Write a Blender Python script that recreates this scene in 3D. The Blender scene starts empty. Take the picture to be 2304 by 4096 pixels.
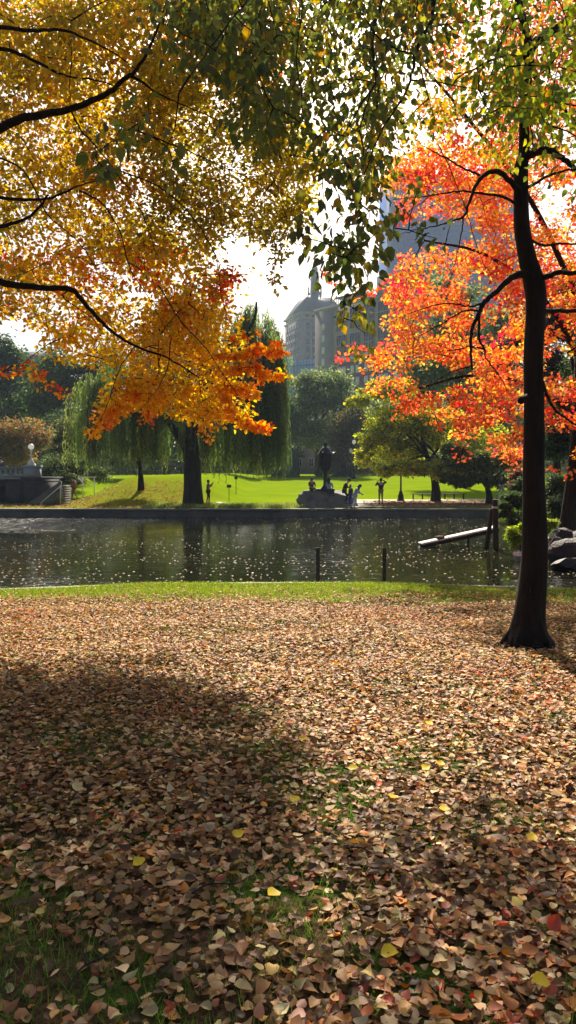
import bpy, bmesh, math, random
import numpy as np
from math import radians, sin, cos, pi
from mathutils import Vector, Matrix, Euler

rng = np.random.default_rng(11)
random.seed(5)
sc = bpy.context.scene
col = sc.collection
K = 2304 / 1449.0            # most positions were read off a 1449-wide view of the photograph
F, HOR = 3000.0, 1880.0
PITCH = math.atan((2048 - HOR) / F)
CAMZ = 1.6

# ---------------------------------------------------------------- camera
cd = bpy.data.cameras.new('camera')
cam = bpy.data.objects.new('camera', cd); col.objects.link(cam)
cd.sensor_fit = 'VERTICAL'; cd.sensor_height = 24.0; cd.sensor_width = 24.0
cd.lens = 24.0 * F / 4096
cd.clip_start = 0.05; cd.clip_end = 5000
cam.location = (0, 0, CAMZ); cam.rotation_euler = (radians(90) - PITCH, 0, 0)
sc.camera = cam

def at(px, py, Y):
    """full-size pixel + distance north -> world point"""
    u = (px - 1152) / F; v = (2048 - py) / F
    dy = cos(PITCH) + v * sin(PITCH); dz = -sin(PITCH) + v * cos(PITCH)
    return Vector((u / dy * Y, Y, CAMZ + dz / dy * Y))
def a9(x, y, Y):
    return at(x * K, y * K, Y)
def at_np(px, py, Y):
    u = (px - 1152) / F; v = (2048 - py) / F
    dy = cos(PITCH) + v * sin(PITCH); dz = -sin(PITCH) + v * cos(PITCH)
    return np.stack([u / dy * Y, Y, CAMZ + dz / dy * Y], 1)

# ---------------------------------------------------------------- tagging
def tag(o, label=None, cat=None, group=None, kind=None):
    if label: o['label'] = label
    if cat: o['category'] = cat
    if group: o['group'] = group
    if kind: o['kind'] = kind
    return o
def empty(name, loc=(0, 0, 0), rz=0.0):
    o = bpy.data.objects.new(name, None); col.objects.link(o)
    o.location = loc; o.rotation_euler = (0, 0, rz); o.empty_display_size = .3
    return o
def link(name, me, m, parent=None, smooth=False):
    o = bpy.data.objects.new(name, me); col.objects.link(o)
    if m is not None and len(me.materials) == 0: me.materials.append(m)
    if parent is not None:
        o.parent = parent
    if smooth:
        me.polygons.foreach_set('use_smooth', np.ones(len(me.polygons), bool))
    return o

# ---------------------------------------------------------------- materials
def newmat(name):
    m = bpy.data.materials.new(name); m.use_nodes = True
    nt = m.node_tree; nt.nodes.clear()
    out = nt.nodes.new('ShaderNodeOutputMaterial')
    return m, nt, out
def N(nt, t, **kw):
    n = nt.nodes.new(t)
    for k, v in kw.items():
        if k in ('operation', 'blend_type', 'data_type', 'attribute_name', 'noise_dimensions', 'feature', 'interpolation', 'wave_type', 'bands_direction', 'musgrave_type', 'distance'):
            setattr(n, k, v)
        else:
            n.inputs[k.replace('_', ' ')].default_value = v
    return n
def pmat(name, base, rough=.7, metal=0., var=.25, scale=6., bump=.0, spec=.3, base2=None, bscale=None, stretch=(1, 1, 1)):
    """Principled with noise variation of colour and bump"""
    m, nt, out = newmat(name)
    p = N(nt, 'ShaderNodeBsdfPrincipled'); p.inputs['Roughness'].default_value = rough
    p.inputs['Metallic'].default_value = metal; p.inputs['Specular IOR Level'].default_value = spec
    tc = N(nt, 'ShaderNodeTexCoord'); mp = N(nt, 'ShaderNodeMapping'); mp.inputs['Scale'].default_value = stretch
    nt.links.new(tc.outputs['Object'], mp.inputs[0])
    nz = N(nt, 'ShaderNodeTexNoise', Scale=scale, Detail=6.0, Roughness=.6); nt.links.new(mp.outputs[0], nz.inputs['Vector'])
    cr = N(nt, 'ShaderNodeValToRGB')
    b2 = base2 if base2 else tuple(c * (1 - var) for c in base)
    cr.color_ramp.elements[0].position = .3; cr.color_ramp.elements[1].position = .7
    cr.color_ramp.elements[0].color = (*b2, 1); cr.color_ramp.elements[1].color = (*[min(1, c * (1 + var)) if not base2 else c for c in base], 1)
    nt.links.new(nz.outputs['Fac'], cr.inputs[0]); nt.links.new(cr.outputs[0], p.inputs['Base Color'])
    if bump:
        n2 = N(nt, 'ShaderNodeTexNoise', Scale=bscale or scale * 3, Detail=8.0, Roughness=.65); nt.links.new(mp.outputs[0], n2.inputs['Vector'])
        b = N(nt, 'ShaderNodeBump', Strength=1.0, Distance=bump); nt.links.new(n2.outputs['Fac'], b.inputs['Height']); nt.links.new(b.outputs[0], p.inputs['Normal'])
    nt.links.new(p.outputs[0], out.inputs[0])
    return m
def leafmat(name, trans=.5, rough=.5, gloss=.035):
    m, nt, out = newmat(name)
    at_ = N(nt, 'ShaderNodeAttribute', attribute_name='col')
    df = N(nt, 'ShaderNodeBsdfDiffuse'); tr = N(nt, 'ShaderNodeBsdfTranslucent'); gl = N(nt, 'ShaderNodeBsdfGlossy', Roughness=rough)
    gl.inputs['Color'].default_value = (.9, .9, .9, 1)
    nt.links.new(at_.outputs['Color'], df.inputs[0])
    hs = N(nt, 'ShaderNodeHueSaturation', Saturation=1.12, Value=1.4); nt.links.new(at_.outputs['Color'], hs.inputs['Color']); nt.links.new(hs.outputs[0], tr.inputs[0])
    mx = N(nt, 'ShaderNodeMixShader', Fac=trans); nt.links.new(df.outputs[0], mx.inputs[1]); nt.links.new(tr.outputs[0], mx.inputs[2])
    m2 = N(nt, 'ShaderNodeMixShader', Fac=gloss); nt.links.new(mx.outputs[0], m2.inputs[1]); nt.links.new(gl.outputs[0], m2.inputs[2])
    nt.links.new(m2.outputs[0], out.inputs[0])
    return m

M = {}
M['leaf'] = leafmat('leaf', .6)
M['leaf_dry'] = leafmat('leaf_dry', .25, .5, .03)
M['grass'] = leafmat('grass_blade', .5)
M['needle'] = leafmat('evergreen_leaf', .35, .45, .08)
M['bark'] = pmat('dark_bark', (.030, .018, .013), .9, base2=(.010, .007, .006), scale=11, bump=.09, bscale=14, stretch=(1, 1, .22))
M['bark_grey'] = pmat('grey_bark', (.035, .03, .026), .9, var=.4, scale=3, bump=.05, bscale=6, stretch=(1, 1, .25))
M['iron'] = pmat('dark_iron', (.035, .035, .045), .45, .6, var=.3, scale=8, bump=.004)
M['black'] = pmat('black_paint', (.015, .015, .017), .5, var=.3)
M['granite'] = pmat('granite', (.16, .155, .155), .8, var=.35, scale=2.2, bump=.05, bscale=4)
M['darkrock'] = pmat('dark_rock', (.020, .019, .021), .6, var=.5, scale=2.5, bump=.06, bscale=3.5)
M['palerock'] = pmat('pale_rock', (.42, .40, .37), .8, var=.3, scale=3, bump=.04)
M['kerb'] = pmat('kerb_stone', (.42, .41, .38), .8, var=.25, scale=3, bump=.01)
M['wall'] = pmat('wall_granite', (.10, .098, .09), .8, var=.35, scale=1.2, bump=.02)
M['coping'] = pmat('coping_stone', (.22, .21, .18), .8, var=.2, scale=2, bump=.01)
M['pile'] = pmat('weathered_timber', (.035, .026, .02), .85, var=.4, scale=5, bump=.015, stretch=(1, 1, .2))
M['plank'] = pmat('sun_bleached_plank', (.50, .47, .42), .6, var=.25, scale=4, bump=.01, stretch=(.3, 1, 1))
M['white'] = pmat('white_enamel', (.75, .75, .76), .4, var=.06)
M['bridge'] = pmat('painted_bridge_iron', (.26, .29, .37), .6, var=.15, scale=2)
M['brownstone'] = pmat('bridge_stone', (.05, .05, .058), .85, var=.4, scale=1.5, bump=.03)
M['skin'] = pmat('skin', (.45, .28, .2), .6, var=.1)
M['path'] = pmat('path_gravel', (.46, .40, .30), .9, var=.12, scale=3, bump=.01)
M['mulch'] = pmat('leafy_mulch', (.27, .14, .075), .95, base2=(.09, .05, .035), scale=3.5, bump=.05)
M['steel'] = pmat('railing_steel', (.6, .6, .6), .4, .3, var=.1)

# ---------------------------------------------------------------- low level geometry
def mesh_np(name, V, faces_v, faces_n, C=None, smooth=False):
    """V (n,3); faces_v flat loop vertex indices; faces_n loops per face"""
    me = bpy.data.meshes.new(name)
    V = np.ascontiguousarray(V, np.float32)
    me.vertices.add(len(V)); me.vertices.foreach_set('co', V.ravel())
    fv = np.ascontiguousarray(faces_v, np.int32); fn = np.ascontiguousarray(faces_n, np.int32)
    me.loops.add(len(fv)); me.loops.foreach_set('vertex_index', fv)
    st = np.zeros(len(fn), np.int32); st[1:] = np.cumsum(fn)[:-1]
    me.polygons.add(len(fn)); me.polygons.foreach_set('loop_start', st)
    try: me.polygons.foreach_set('loop_total', fn)
    except Exception: pass
    if C is not None:
        a = me.color_attributes.new('col', 'FLOAT_COLOR', 'POINT')
        a.data.foreach_set('color', np.ascontiguousarray(C, np.float32).ravel())
    if smooth: me.polygons.foreach_set('use_smooth', np.ones(len(fn), bool))
    me.update(calc_edges=True)
    me.validate()
    return me
def unit(v): return v / np.maximum(np.linalg.norm(v, axis=1, keepdims=True), 1e-9)

# outlines: (along 0..1, across, lift) and faces
SIMPLE = (np.array([(0, 0, 0), (.28, .46, 1), (.68, .36, 1), (1, 0, 0), (.68, -.36, 1), (.28, -.46, 1)], float), [(0, 3, 2, 1), (0, 5, 4, 3)])
OVATE = (np.array([(0, 0, 0), (.36, 0, 0), (.7, 0, 0), (1.08, 0, 0), (.10, .40, .9), (.42, .52, 1), (.76, .30, .8),
                   (.10, -.40, .9), (.42, -.52, 1), (.76, -.30, .8)], float),
         [(0, 1, 5, 4), (1, 2, 6, 5), (2, 3, 6), (0, 7, 8, 1), (1, 8, 9, 2), (2, 9, 3)])
HEART = OVATE
LOBED = (np.array([(0, 0, 0), (.12, .30, .6), (.42, .24, .5), (.55, .62, 1), (.66, .20, .3), (1, 0, 0), (.66, -.20, .3), (.55, -.62, 1), (.42, -.24, .5), (.12, -.30, .6)], float),
         [(0, 2, 1), (0, 4, 2), (2, 4, 3), (0, 5, 4), (0, 6, 5), (0, 8, 6), (6, 8, 7), (0, 9, 8)])
STRIP = (np.array([(0, 0, 0), (.5, .5, 0), (1, 0, 0), (.5, -.5, 0)], float), [(0, 3, 2, 1)])
BLADE = (np.array([(0, .5, 0), (0, -.5, 0), (1, 0, 0)], float), [(0, 1, 2)])

def leaves_mesh(name, Pn, D, Nn, L, W, C, fold=.18, curl=0., shape=SIMPLE):
    n = len(Pn); S, faces = shape; k = len(S)
    D = unit(D); T = unit(np.cross(Nn, D)); Nn = np.cross(D, T)
    L = np.broadcast_to(L, n)[:, None, None]; W = np.broadcast_to(W, n)[:, None, None]
    fold = np.broadcast_to(fold, n)[:, None]; curl = np.broadcast_to(curl, n)[:, None]
    up = (S[None, :, 2] * fold)[:, :, None] * W + (((S[None, :, 0] - .5) ** 2) * 4 * curl)[:, :, None] * L * .35
    V = Pn[:, None, :] + D[:, None, :] * (S[None, :, 0:1] * L) + T[:, None, :] * (S[None, :, 1:2] * W) + Nn[:, None, :] * up
    V = V.reshape(-1, 3)
    fl = np.concatenate([np.array(f) for f in faces]); fn = np.array([len(f) for f in faces])
    FV = (fl[None, :] + (np.arange(n) * k)[:, None]).ravel(); FN = np.tile(fn, n)
    CC = np.repeat(np.concatenate([C, np.ones((n, 1))], 1), k, axis=0)
    return mesh_np(name, V, FV, FN, CC)

def catmull(pts, rad, seg=5):
    P = np.array([list(p) for p in pts], float); R = np.array(rad, float)
    if len(P) < 3: seg = 2
    Q = np.vstack([2 * P[0] - P[1], P, 2 * P[-1] - P[-2]])
    o, r = [], []
    for i in range(1, len(Q) - 2):
        for s in range(seg):
            t = s / seg; a, b, c, d = Q[i - 1], Q[i], Q[i + 1], Q[i + 2]
            o.append(.5 * ((2 * b) + (-a + c) * t + (2 * a - 5 * b + 4 * c - d) * t * t + (-a + 3 * b - 3 * c + d) * t ** 3))
            r.append(R[i - 1] * (1 - t) + R[i] * t)
    o.append(P[-1]); r.append(R[-1])
    return np.array(o), np.array(r)

class MB:
    """collects geometry into one mesh"""
    def __init__(s): s.V = []; s.FV = []; s.FN = []; s.n = 0
    def add(s, V, faces):
        V = np.asarray(V, float)
        s.V.append(V)
        for f in faces: s.FV.extend([i + s.n for i in f]); s.FN.append(len(f))
        s.n += len(V); return s
    def box(s, x0, x1, y0, y1, z0, z1, M4=None):
        V = [(x, y, z) for z in (z0, z1) for y in (y0, y1) for x in (x0, x1)]
        if M4 is not None: V = [tuple(M4 @ Vector(v)) for v in V]
        return s.add(V, [(0, 2, 3, 1), (4, 5, 7, 6), (0, 1, 5, 4), (2, 6, 7, 3), (0, 4, 6, 2), (1, 3, 7, 5)])
    def tube(s, P, R, k=8, cap=True, wob=0.):
        P = np.asarray(P, float); n = len(P); R = np.broadcast_to(R, n)
        T = np.gradient(P, axis=0); T = unit(T)
        ref = np.array([0, 0, 1.]) if abs(T[0][2]) < .9 else np.array([1., 0, 0])
        A = np.cross(T[0], ref); A /= np.linalg.norm(A)
        rings = []
        an = np.arange(k) * 2 * pi / k
        for i in range(n):
            A = A - T[i] * A.dot(T[i]); A /= max(np.linalg.norm(A), 1e-9); B = np.cross(T[i], A)
            w = 1 + (wob * np.sin(an * 3 + i * .35) + wob * .6 * np.sin(an * 5 - i * .5 + 1) if wob else 0)
            rings.append(P[i] + (np.cos(an) * R[i] * w)[:, None] * A + (np.sin(an) * R[i] * w)[:, None] * B)
        V = np.vstack(rings); F_ = []
        for i in range(n - 1):
            for j in range(k):
                a = i * k + j; b = i * k + (j + 1) % k
                F_.append((a, b, b + k, a + k))
        if cap:
            F_.append(tuple(range(k - 1, -1, -1))); F_.append(tuple(range((n - 1) * k, n * k)))
        return s.add(V, F_)
    def lathe(s, prof, c=(0, 0, 0), k=16, flare=None):
        V = []
        for (r, z) in prof:
            for j in range(k):
                a = 2 * pi * j / k
                V.append((c[0] + r * cos(a), c[1] + r * sin(a), c[2] + z))
        n = len(prof); F_ = []
        for i in range(n - 1):
            for j in range(k):
                a = i * k + j; b = i * k + (j + 1) % k
                F_.append((a, b, b + k, a + k))
        F_.append(tuple(range(k - 1, -1, -1))); F_.append(tuple(range((n - 1) * k, n * k)))
        return s.add(V, F_)
    def build(s, name, m, parent=None, smooth=False):
        V = np.vstack(s.V)
        me = mesh_np(name, V, s.FV, s.FN, smooth=smooth)
        return link(name, me, m, parent)

def sn(x, y, z, f=1., ph=0.):
    """cheap smooth pseudo-noise about -1..1"""
    x = x * f; y = y * f; z = z * f
    return (np.sin(1.7 * x + 2.3 * np.sin(1.1 * y + ph) + ph) + np.sin(1.9 * y + 1.9 * np.sin(1.3 * z + 2 * ph)) + np.sin(2.1 * z + 2.1 * np.sin(.9 * x + 1.5 + ph))) / 3

# ---------------------------------------------------------------- terrain
WATER = -1.4
def yn(x): return 17.5 - .04 * np.clip(np.abs(x), 0, 9) ** 2 - .5 * np.clip(np.abs(x) - 9, 0, 12) * .3
def smooth(a, b, t):
    t = np.clip((t - a) / (b - a), 0, 1); return t * t * (3 - 2 * t)
def gz(x, y):
    x = np.asarray(x, float); y = np.asarray(y, float)
    near = -.06 * np.clip(y, -8, 60) + .018 * np.sin(x * 1.3 + .7 * y) + .012 * np.sin(2.9 * y - 1.1 * x) - .004 * np.clip(np.abs(x) - 4, 0, 8) ** 1.0
    far = -.88 + smooth(56, 112, y) * 1.75 + .05 * np.sin(x * .11)
    mound = smooth(-17.2, -12.5, x) * (1 - smooth(-8.5, -3.5, x)) * np.clip(smooth(50, 64, y) * 2.05 - smooth(56, 112, y) * 1.75, 0, 3) + 1.5 * np.exp(-((x + 25) / 6.5) ** 2 - ((y - 66) / 6) ** 2)
    far = far + mound * smooth(49, 54, y)
    bed = -2.6 + 0 * x
    z = np.where(y < yn(x) + .12, near, bed)
    z = np.where(y > 47.85, far, z)
    # right hand rocky point
    d = np.minimum(x - (7.6 + (y - 22) * .2 + .5 * np.sin(y * 1.3)), y - (22.3 + .4 * np.sin(x * 1.7)))
    land = -2.6 + smooth(-.9, 1.6, d) * 1.95 + smooth(1, 8, d) * .5
    z = np.where((y > yn(x) + .6) & (y < 49) & (x > 0), np.maximum(z, land), z)
    return z
def gh(x, y): return float(gz(np.array([x]), np.array([y]))[0])

def axis(parts):
    o = []
    for a, b, s in parts: o.extend(np.arange(a, b, s))
    return np.array(o + [parts[-1][1]])
gx = axis([(-1400, -200, 150), (-200, -60, 20), (-60, -20, 2), (-20, 20, .33), (20, 60, 2), (60, 200, 20), (200, 1400, 150)])
gy = axis([(-50, -6, 4), (-6, 19, .25), (19, 47.4, .5), (47.4, 48.4, .2), (48.4, 75, .7), (75, 120, 3), (120, 300, 20), (300, 1500, 120)])
X, Y = np.meshgrid(gx, gy)
Z = gz(X, Y)
V = np.stack([X.ravel(), Y.ravel(), Z.ravel()], 1)
nx, ny = len(gx), len(gy)
idx = np.arange(nx * ny).reshape(ny, nx)
fv = np.stack([idx[:-1, :-1], idx[:-1, 1:], idx[1:, 1:], idx[1:, :-1]], -1).reshape(-1)
# lawn / soil material
m, nt, out = newmat('park_ground')
p = N(nt, 'ShaderNodeBsdfPrincipled', Roughness=.95); p.inputs['Specular IOR Level'].default_value = 0.
geo = N(nt, 'ShaderNodeNewGeometry'); sep = N(nt, 'ShaderNodeSeparateXYZ'); nt.links.new(geo.outputs['Position'], sep.inputs[0])
def ramp(nt, src, stops):
    r = N(nt, 'ShaderNodeValToRGB'); e = r.color_ramp.elements
    e[0].position, e[0].color = stops[0][0], (*stops[0][1], 1); e[1].position, e[1].color = stops[-1][0], (*stops[-1][1], 1)
    for pz, c in stops[1:-1]:
        q = e.new(pz); q.color = (*c, 1)
    nt.links.new(src, r.inputs[0]); return r
def mr(nt, src, a, b, c=0., d=1.):
    q = N(nt, 'ShaderNodeMapRange'); q.inputs[1].default_value = a; q.inputs[2].default_value = b; q.inputs[3].default_value = c; q.inputs[4].default_value = d
    nt.links.new(src, q.inputs[0]); return q
def mix(nt, fac, a, b):
    q = N(nt, 'ShaderNodeMixRGB')
    if isinstance(fac, float): q.inputs[0].default_value = fac
    else: nt.links.new(fac, q.inputs[0])
    nt.links.new(a, q.inputs[1]); nt.links.new(b, q.inputs[2]); return q
n1 = N(nt, 'ShaderNodeTexNoise', Scale=2.2, Detail=8.0, Roughness=.65); nt.links.new(geo.outputs['Position'], n1.inputs['Vector'])
n2 = N(nt, 'ShaderNodeTexNoise', Scale=28., Detail=5.0, Roughness=.7); nt.links.new(geo.outputs['Position'], n2.inputs['Vector'])
n3 = N(nt, 'ShaderNodeTexNoise', Scale=.35, Detail=5.0); nt.links.new(geo.outputs['Position'], n3.inputs['Vector'])
litter = ramp(nt, n2.outputs['Fac'], [(.3, (.035, .022, .014)), (.5, (.10, .06, .035)), (.7, (.22, .13, .07))])
green = ramp(nt, n2.outputs['Fac'], [(.3, (.035, .06, .012)), (.7, (.10, .16, .03))])
m1 = mix(nt, mr(nt, n1.outputs['Fac'], .47, .60).outputs[0], litter.outputs[0], green.outputs[0])
m2 = mix(nt, mr(nt, sep.outputs['Y'], 14.3, 16.2).outputs[0], m1.outputs[0], green.outputs[0])
lawn = ramp(nt, n3.outputs['Fac'], [(.3, (.15, .24, .003)), (.6, (.20, .285, .004)), (.8, (.27, .31, .006))])
lfine = mix(nt, .12, lawn.outputs[0], green.outputs[0])
m3 = mix(nt, mr(nt, sep.outputs['Y'], 40, 46).outputs[0], m2.outputs[0], lfine.outputs[0])
# fallen leaves under the willow side trees
msk = N(nt, 'ShaderNodeMath', operation='MULTIPLY')
mA = mr(nt, sep.outputs['X'], -4.5, -8., 0, 1)
mB = mr(nt, sep.outputs['Y'], 64, 56, 0, 1)
nt.links.new(mA.outputs[0], msk.inputs[0]); nt.links.new(mB.outputs[0], msk.inputs[1])
msk2 = N(nt, 'ShaderNodeMath', operation='MULTIPLY'); nt.links.new(msk.outputs[0], msk2.inputs[0])
mnz = mr(nt, n1.outputs['Fac'], .40, .62, 0, .85); nt.links.new(mnz.outputs[0], msk2.inputs[1])
mC = mr(nt, sep.outputs['Y'], 46, 48, 0, 1); msk3 = N(nt, 'ShaderNodeMath', operation='MULTIPLY'); nt.links.new(msk2.outputs[0], msk3.inputs[0]); nt.links.new(mC.outputs[0], msk3.inputs[1])
orange = ramp(nt, n2.outputs['Fac'], [(.3, (.10, .05, .02)), (.7, (.38, .20, .05))])
m4 = mix(nt, msk3.outputs[0], m3.outputs[0], orange.outputs[0])
bedm = mr(nt, sep.outputs['Z'], -1.35, -1.15)
mud = N(nt, 'ShaderNodeRGB'); mud.outputs[0].default_value = (.03, .027, .02, 1)
m5 = mix(nt, bedm.outputs[0], mud.outputs[0], m4.outputs[0])
nt.links.new(m5.outputs[0], p.inputs['Base Color'])
bp = N(nt, 'ShaderNodeBump', Strength=.8, Distance=.04); nt.links.new(n2.outputs['Fac'], bp.inputs['Height']); nt.links.new(bp.outputs[0], p.inputs['Normal'])
nt.links.new(p.outputs[0], out.inputs[0])
tag(link('ground', mesh_np('ground', V, fv, np.full((nx - 1) * (ny - 1), 4), smooth=True), m), kind='structure')

# water
m, nt, out = newmat('pond_water')
p = N(nt, 'ShaderNodeBsdfPrincipled', Roughness=.05, IOR=1.33); p.inputs['Base Color'].default_value = (.012, .014, .006, 1); p.inputs['Specular IOR Level'].default_value = .5
geo = N(nt, 'ShaderNodeNewGeometry')
mp = N(nt, 'ShaderNodeMapping'); mp.inputs['Scale'].default_value = (.8, 1.25, 1); nt.links.new(geo.outputs['Position'], mp.inputs[0])
w1 = N(nt, 'ShaderNodeTexNoise', Scale=2.6, Detail=3.0, Roughness=.55, Distortion=.3); nt.links.new(mp.outputs[0], w1.inputs['Vector'])
w2 = N(nt, 'ShaderNodeTexNoise', Scale=.22, Detail=2.0); nt.links.new(mp.outputs[0], w2.inputs['Vector'])
am0 = mr(nt, w2.outputs['Fac'], .35, .65, .35, 1.0)
sp = N(nt, 'ShaderNodeSeparateXYZ'); nt.links.new(geo.outputs['Position'], sp.inputs[0])
wa = mr(nt, sp.outputs['X'], -7.5, -12.5, 0, 1); wb_ = mr(nt, sp.outputs['Y'], 35, 41, 0, 1)
wm = N(nt, 'ShaderNodeMath', operation='MULTIPLY'); nt.links.new(wa.outputs[0], wm.inputs[0]); nt.links.new(wb_.outputs[0], wm.inputs[1])
mq = N(nt, 'ShaderNodeMapping'); mq.inputs['Scale'].default_value = (3.2, .55, 1); nt.links.new(geo.outputs['Position'], mq.inputs[0])
w3 = N(nt, 'ShaderNodeTexNoise', Scale=1.6, Detail=2.0); nt.links.new(mq.outputs[0], w3.inputs['Vector'])
w4 = mr(nt, w3.outputs['Fac'], .47, .57, .25, 1.0); wk = N(nt, 'ShaderNodeMath', operation='MULTIPLY'); nt.links.new(w4.outputs[0], wk.inputs[0]); nt.links.new(wm.outputs[0], wk.inputs[1])
am = N(nt, 'ShaderNodeMath', operation='MULTIPLY_ADD'); nt.links.new(wk.outputs[0], am.inputs[0]); am.inputs[1].default_value = 10.0
rg = N(nt, 'ShaderNodeMath', operation='MULTIPLY_ADD'); nt.links.new(wk.outputs[0], rg.inputs[0]); rg.inputs[1].default_value = .24; rg.inputs[2].default_value = .05; nt.links.new(rg.outputs[0], p.inputs['Roughness']); nt.links.new(am0.outputs[0], am.inputs[2])
mu = N(nt, 'ShaderNodeMath', operation='MULTIPLY'); nt.links.new(w1.outputs['Fac'], mu.inputs[0]); nt.links.new(am.outputs[0], mu.inputs[1])
bp = N(nt, 'ShaderNodeBump', Strength=1.0, Distance=.028); nt.links.new(mu.outputs[0], bp.inputs['Height']); nt.links.new(bp.outputs[0], p.inputs['Normal'])
nt.links.new(p.outputs[0], out.inputs[0])
b = MB(); b.add([(-200, 10, WATER), (40, 10, WATER), (40, 48, WATER), (-200, 48, WATER)], [(0, 1, 2, 3)])
tag(b.build('pond_water', m), kind='structure')

def sheet(name, x0, x1, y0f, y1f, m, off=.03, step=.5, rows=6):
    xs = np.arange(x0, x1 + step, step); V = []; F_ = []
    for x in xs:
        for r in range(rows + 1):
            y = y0f(x) + (y1f(x) - y0f(x)) * r / rows
            V.append((x, y, gh(x, y) + off))
    k = rows + 1
    for i in range(len(xs) - 1):
        for r in range(rows): F_.append((i * k + r, (i + 1) * k + r, (i + 1) * k + r + 1, i * k + r + 1))
    b = MB(); b.add(V, F_)
    return tag(b.build(name, m), kind='structure')
sheet('path', -5.2, 5.2, lambda x: 53.6 + .05 * sin(x), lambda x: 54.9, M['path'], .05)
sheet('path', 3.4, 22, lambda x: 57.5 + .25 * abs(x - 9) * .4, lambda x: 60.2 + .25 * abs(x - 9) * .4, M['path'], .05)
sheet('mulch_ground', 5.5, 16, lambda x: 48.6 + .2 * sin(x * 2), lambda x: 57.3 + .1 * abs(x - 9) * 1.0 + .3 * sin(x * 3), M['mulch'], .04)
sheet('path', 3.9, 6.2, lambda x: 48.4, lambda x: 58.5, M['path'], .07)

# kerb along the near bank
b = MB(); xs = np.arange(-26, 26.1, .5)
for (n0, n1_) in ((0, len(xs) - 1),):
    V = []
    for x in xs:
        y = float(yn(np.array([x]))[0]); t = -.06 * y - .05
        for (dy, z) in ((-.02, -1.9), (-.02, t + .0), (.0, t + .03), (.26, t + .03), (.28, t), (.28, -1.9)): V.append((x, y + dy, z))
    F_ = []
    for i in range(len(xs) - 1):
        for j in range(5): F_.append((i * 6 + j, (i + 1) * 6 + j, (i + 1) * 6 + j + 1, i * 6 + j + 1))
    b.add(V, F_)
o = b.build('stone_kerb', M['kerb']); tag(o, 'thin pale stone kerb along the near grass edge of the pond', 'kerb')

# far retaining wall
w = empty('retaining_wall', (0, 48, WATER)); tag(w, 'low dark granite wall with pale coping along the far pond bank', 'wall')
b = MB(); x = -60.0; i = 0
while x < 17:
    L_ = 2.9 + .5 * sin(i * 2.1); j = .015 * (i % 2)
    b.box(x, x + L_ - .025, -.45 + j, .05, -1.2, .42); x += L_; i += 1
b.build('wall_face', M['wall'], w)
b = MB(); x = -60.0; i = 0
while x < 17:
    L_ = 2.2 + .3 * sin(i * 1.7); b.box(x, x + L_ - .012, -.5, .16, .423, .54 + .008 * sin(i * 3)); x += L_; i += 1
b.build('coping', M['coping'], w)

# ---------------------------------------------------------------- colour helpers
def pick(pal, n, jit=.18, wts=None):
    pal = np.array(pal, float); i = rng.choice(len(pal), n, p=None if wts is None else np.array(wts) / sum(wts))
    C = pal[i] * (1 + rng.normal(0, jit, (n, 1))) * (1 + rng.normal(0, jit * .4, (n, 3)))
    return np.clip(C, .004, .95)

# ---------------------------------------------------------------- near-ground leaf litter
def litter_leaves():
    n = 210000
    y = 0.6 + 17.3 * rng.random(n) ** .92
    hw = 1.5 + .46 * y
    x = (rng.random(n) * 2 - 1) * hw * 1.15
    dens = np.where(y < 14.2, 1., np.clip(1 - (y - 14.0) / 2.6, .2, 1))
    dens = dens * np.clip(.66 - .12 * (y < 5) + .85 * sn(x, y, x * .3, 1.1) + .5 * sn(y, x, y * .2, 2.9, 1.) + .25 * sn(x, y, y, 6., 2.), .10, 1)
    dens *= np.where(y < 8, 1, 1 - .3 * smooth(8, 14, y))
    dens = np.maximum(dens, .90 * smooth(4.6, 5.8, y) * (1 - smooth(12.8, 14.2, y)))
    keep = (rng.random(n) < dens) & (y < yn(x) - .03)
    x, y = x[keep], y[keep]; n = len(x)
    z = gz(x, y) + .008 + rng.random(n) ** 2 * .045
    Pn = np.stack([x, y, z], 1)
    tl = np.where(rng.random(n) < .16, .5, .16)
    Nn = unit(np.stack([rng.normal(0, 1, n) * tl, rng.normal(0, 1, n) * tl, np.ones(n)], 1))
    a = rng.random(n) * 2 * pi
    D = np.stack([np.cos(a), np.sin(a), rng.normal(0, .1, n)], 1)
    D = unit(D - Nn * (D * Nn).sum(1, keepdims=True))
    L = np.clip(rng.normal(.046, .010, n), .022, .075)
    L = np.where(rng.random(n) < .28, rng.uniform(.016, .034, n), L)
    C = pick([(.58, .38, .18), (.42, .24, .10), (.26, .13, .05), (.74, .56, .32), (.52, .28, .09), (.66, .27, .05), (.46, .10, .035), (.62, .46, .12), (.13, .07, .035)], n, .22,
             [5, 6, 5, 4.2, 2, .7, .35, .5, 4.5]) * [.98, .90, .78]
    red = (sn(x, y, x, .7, 2.) > .35) & (rng.random(n) < .16)
    C[red] = pick([(.62, .20, .05), (.5, .09, .04)], int(red.sum()))
    me = leaves_mesh('fallen_leaves', Pn, D, Nn, L, L * rng.uniform(.6, .85, n), C, fold=rng.uniform(-.25, .4, n), curl=rng.normal(.05, .38, n), shape=OVATE)
    tag(link('fallen_leaves', me, M['leaf_dry']), 'carpet of dry brown and tan fallen leaves over the near lawn', 'fallen leaves', kind='stuff')
litter_leaves()

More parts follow.
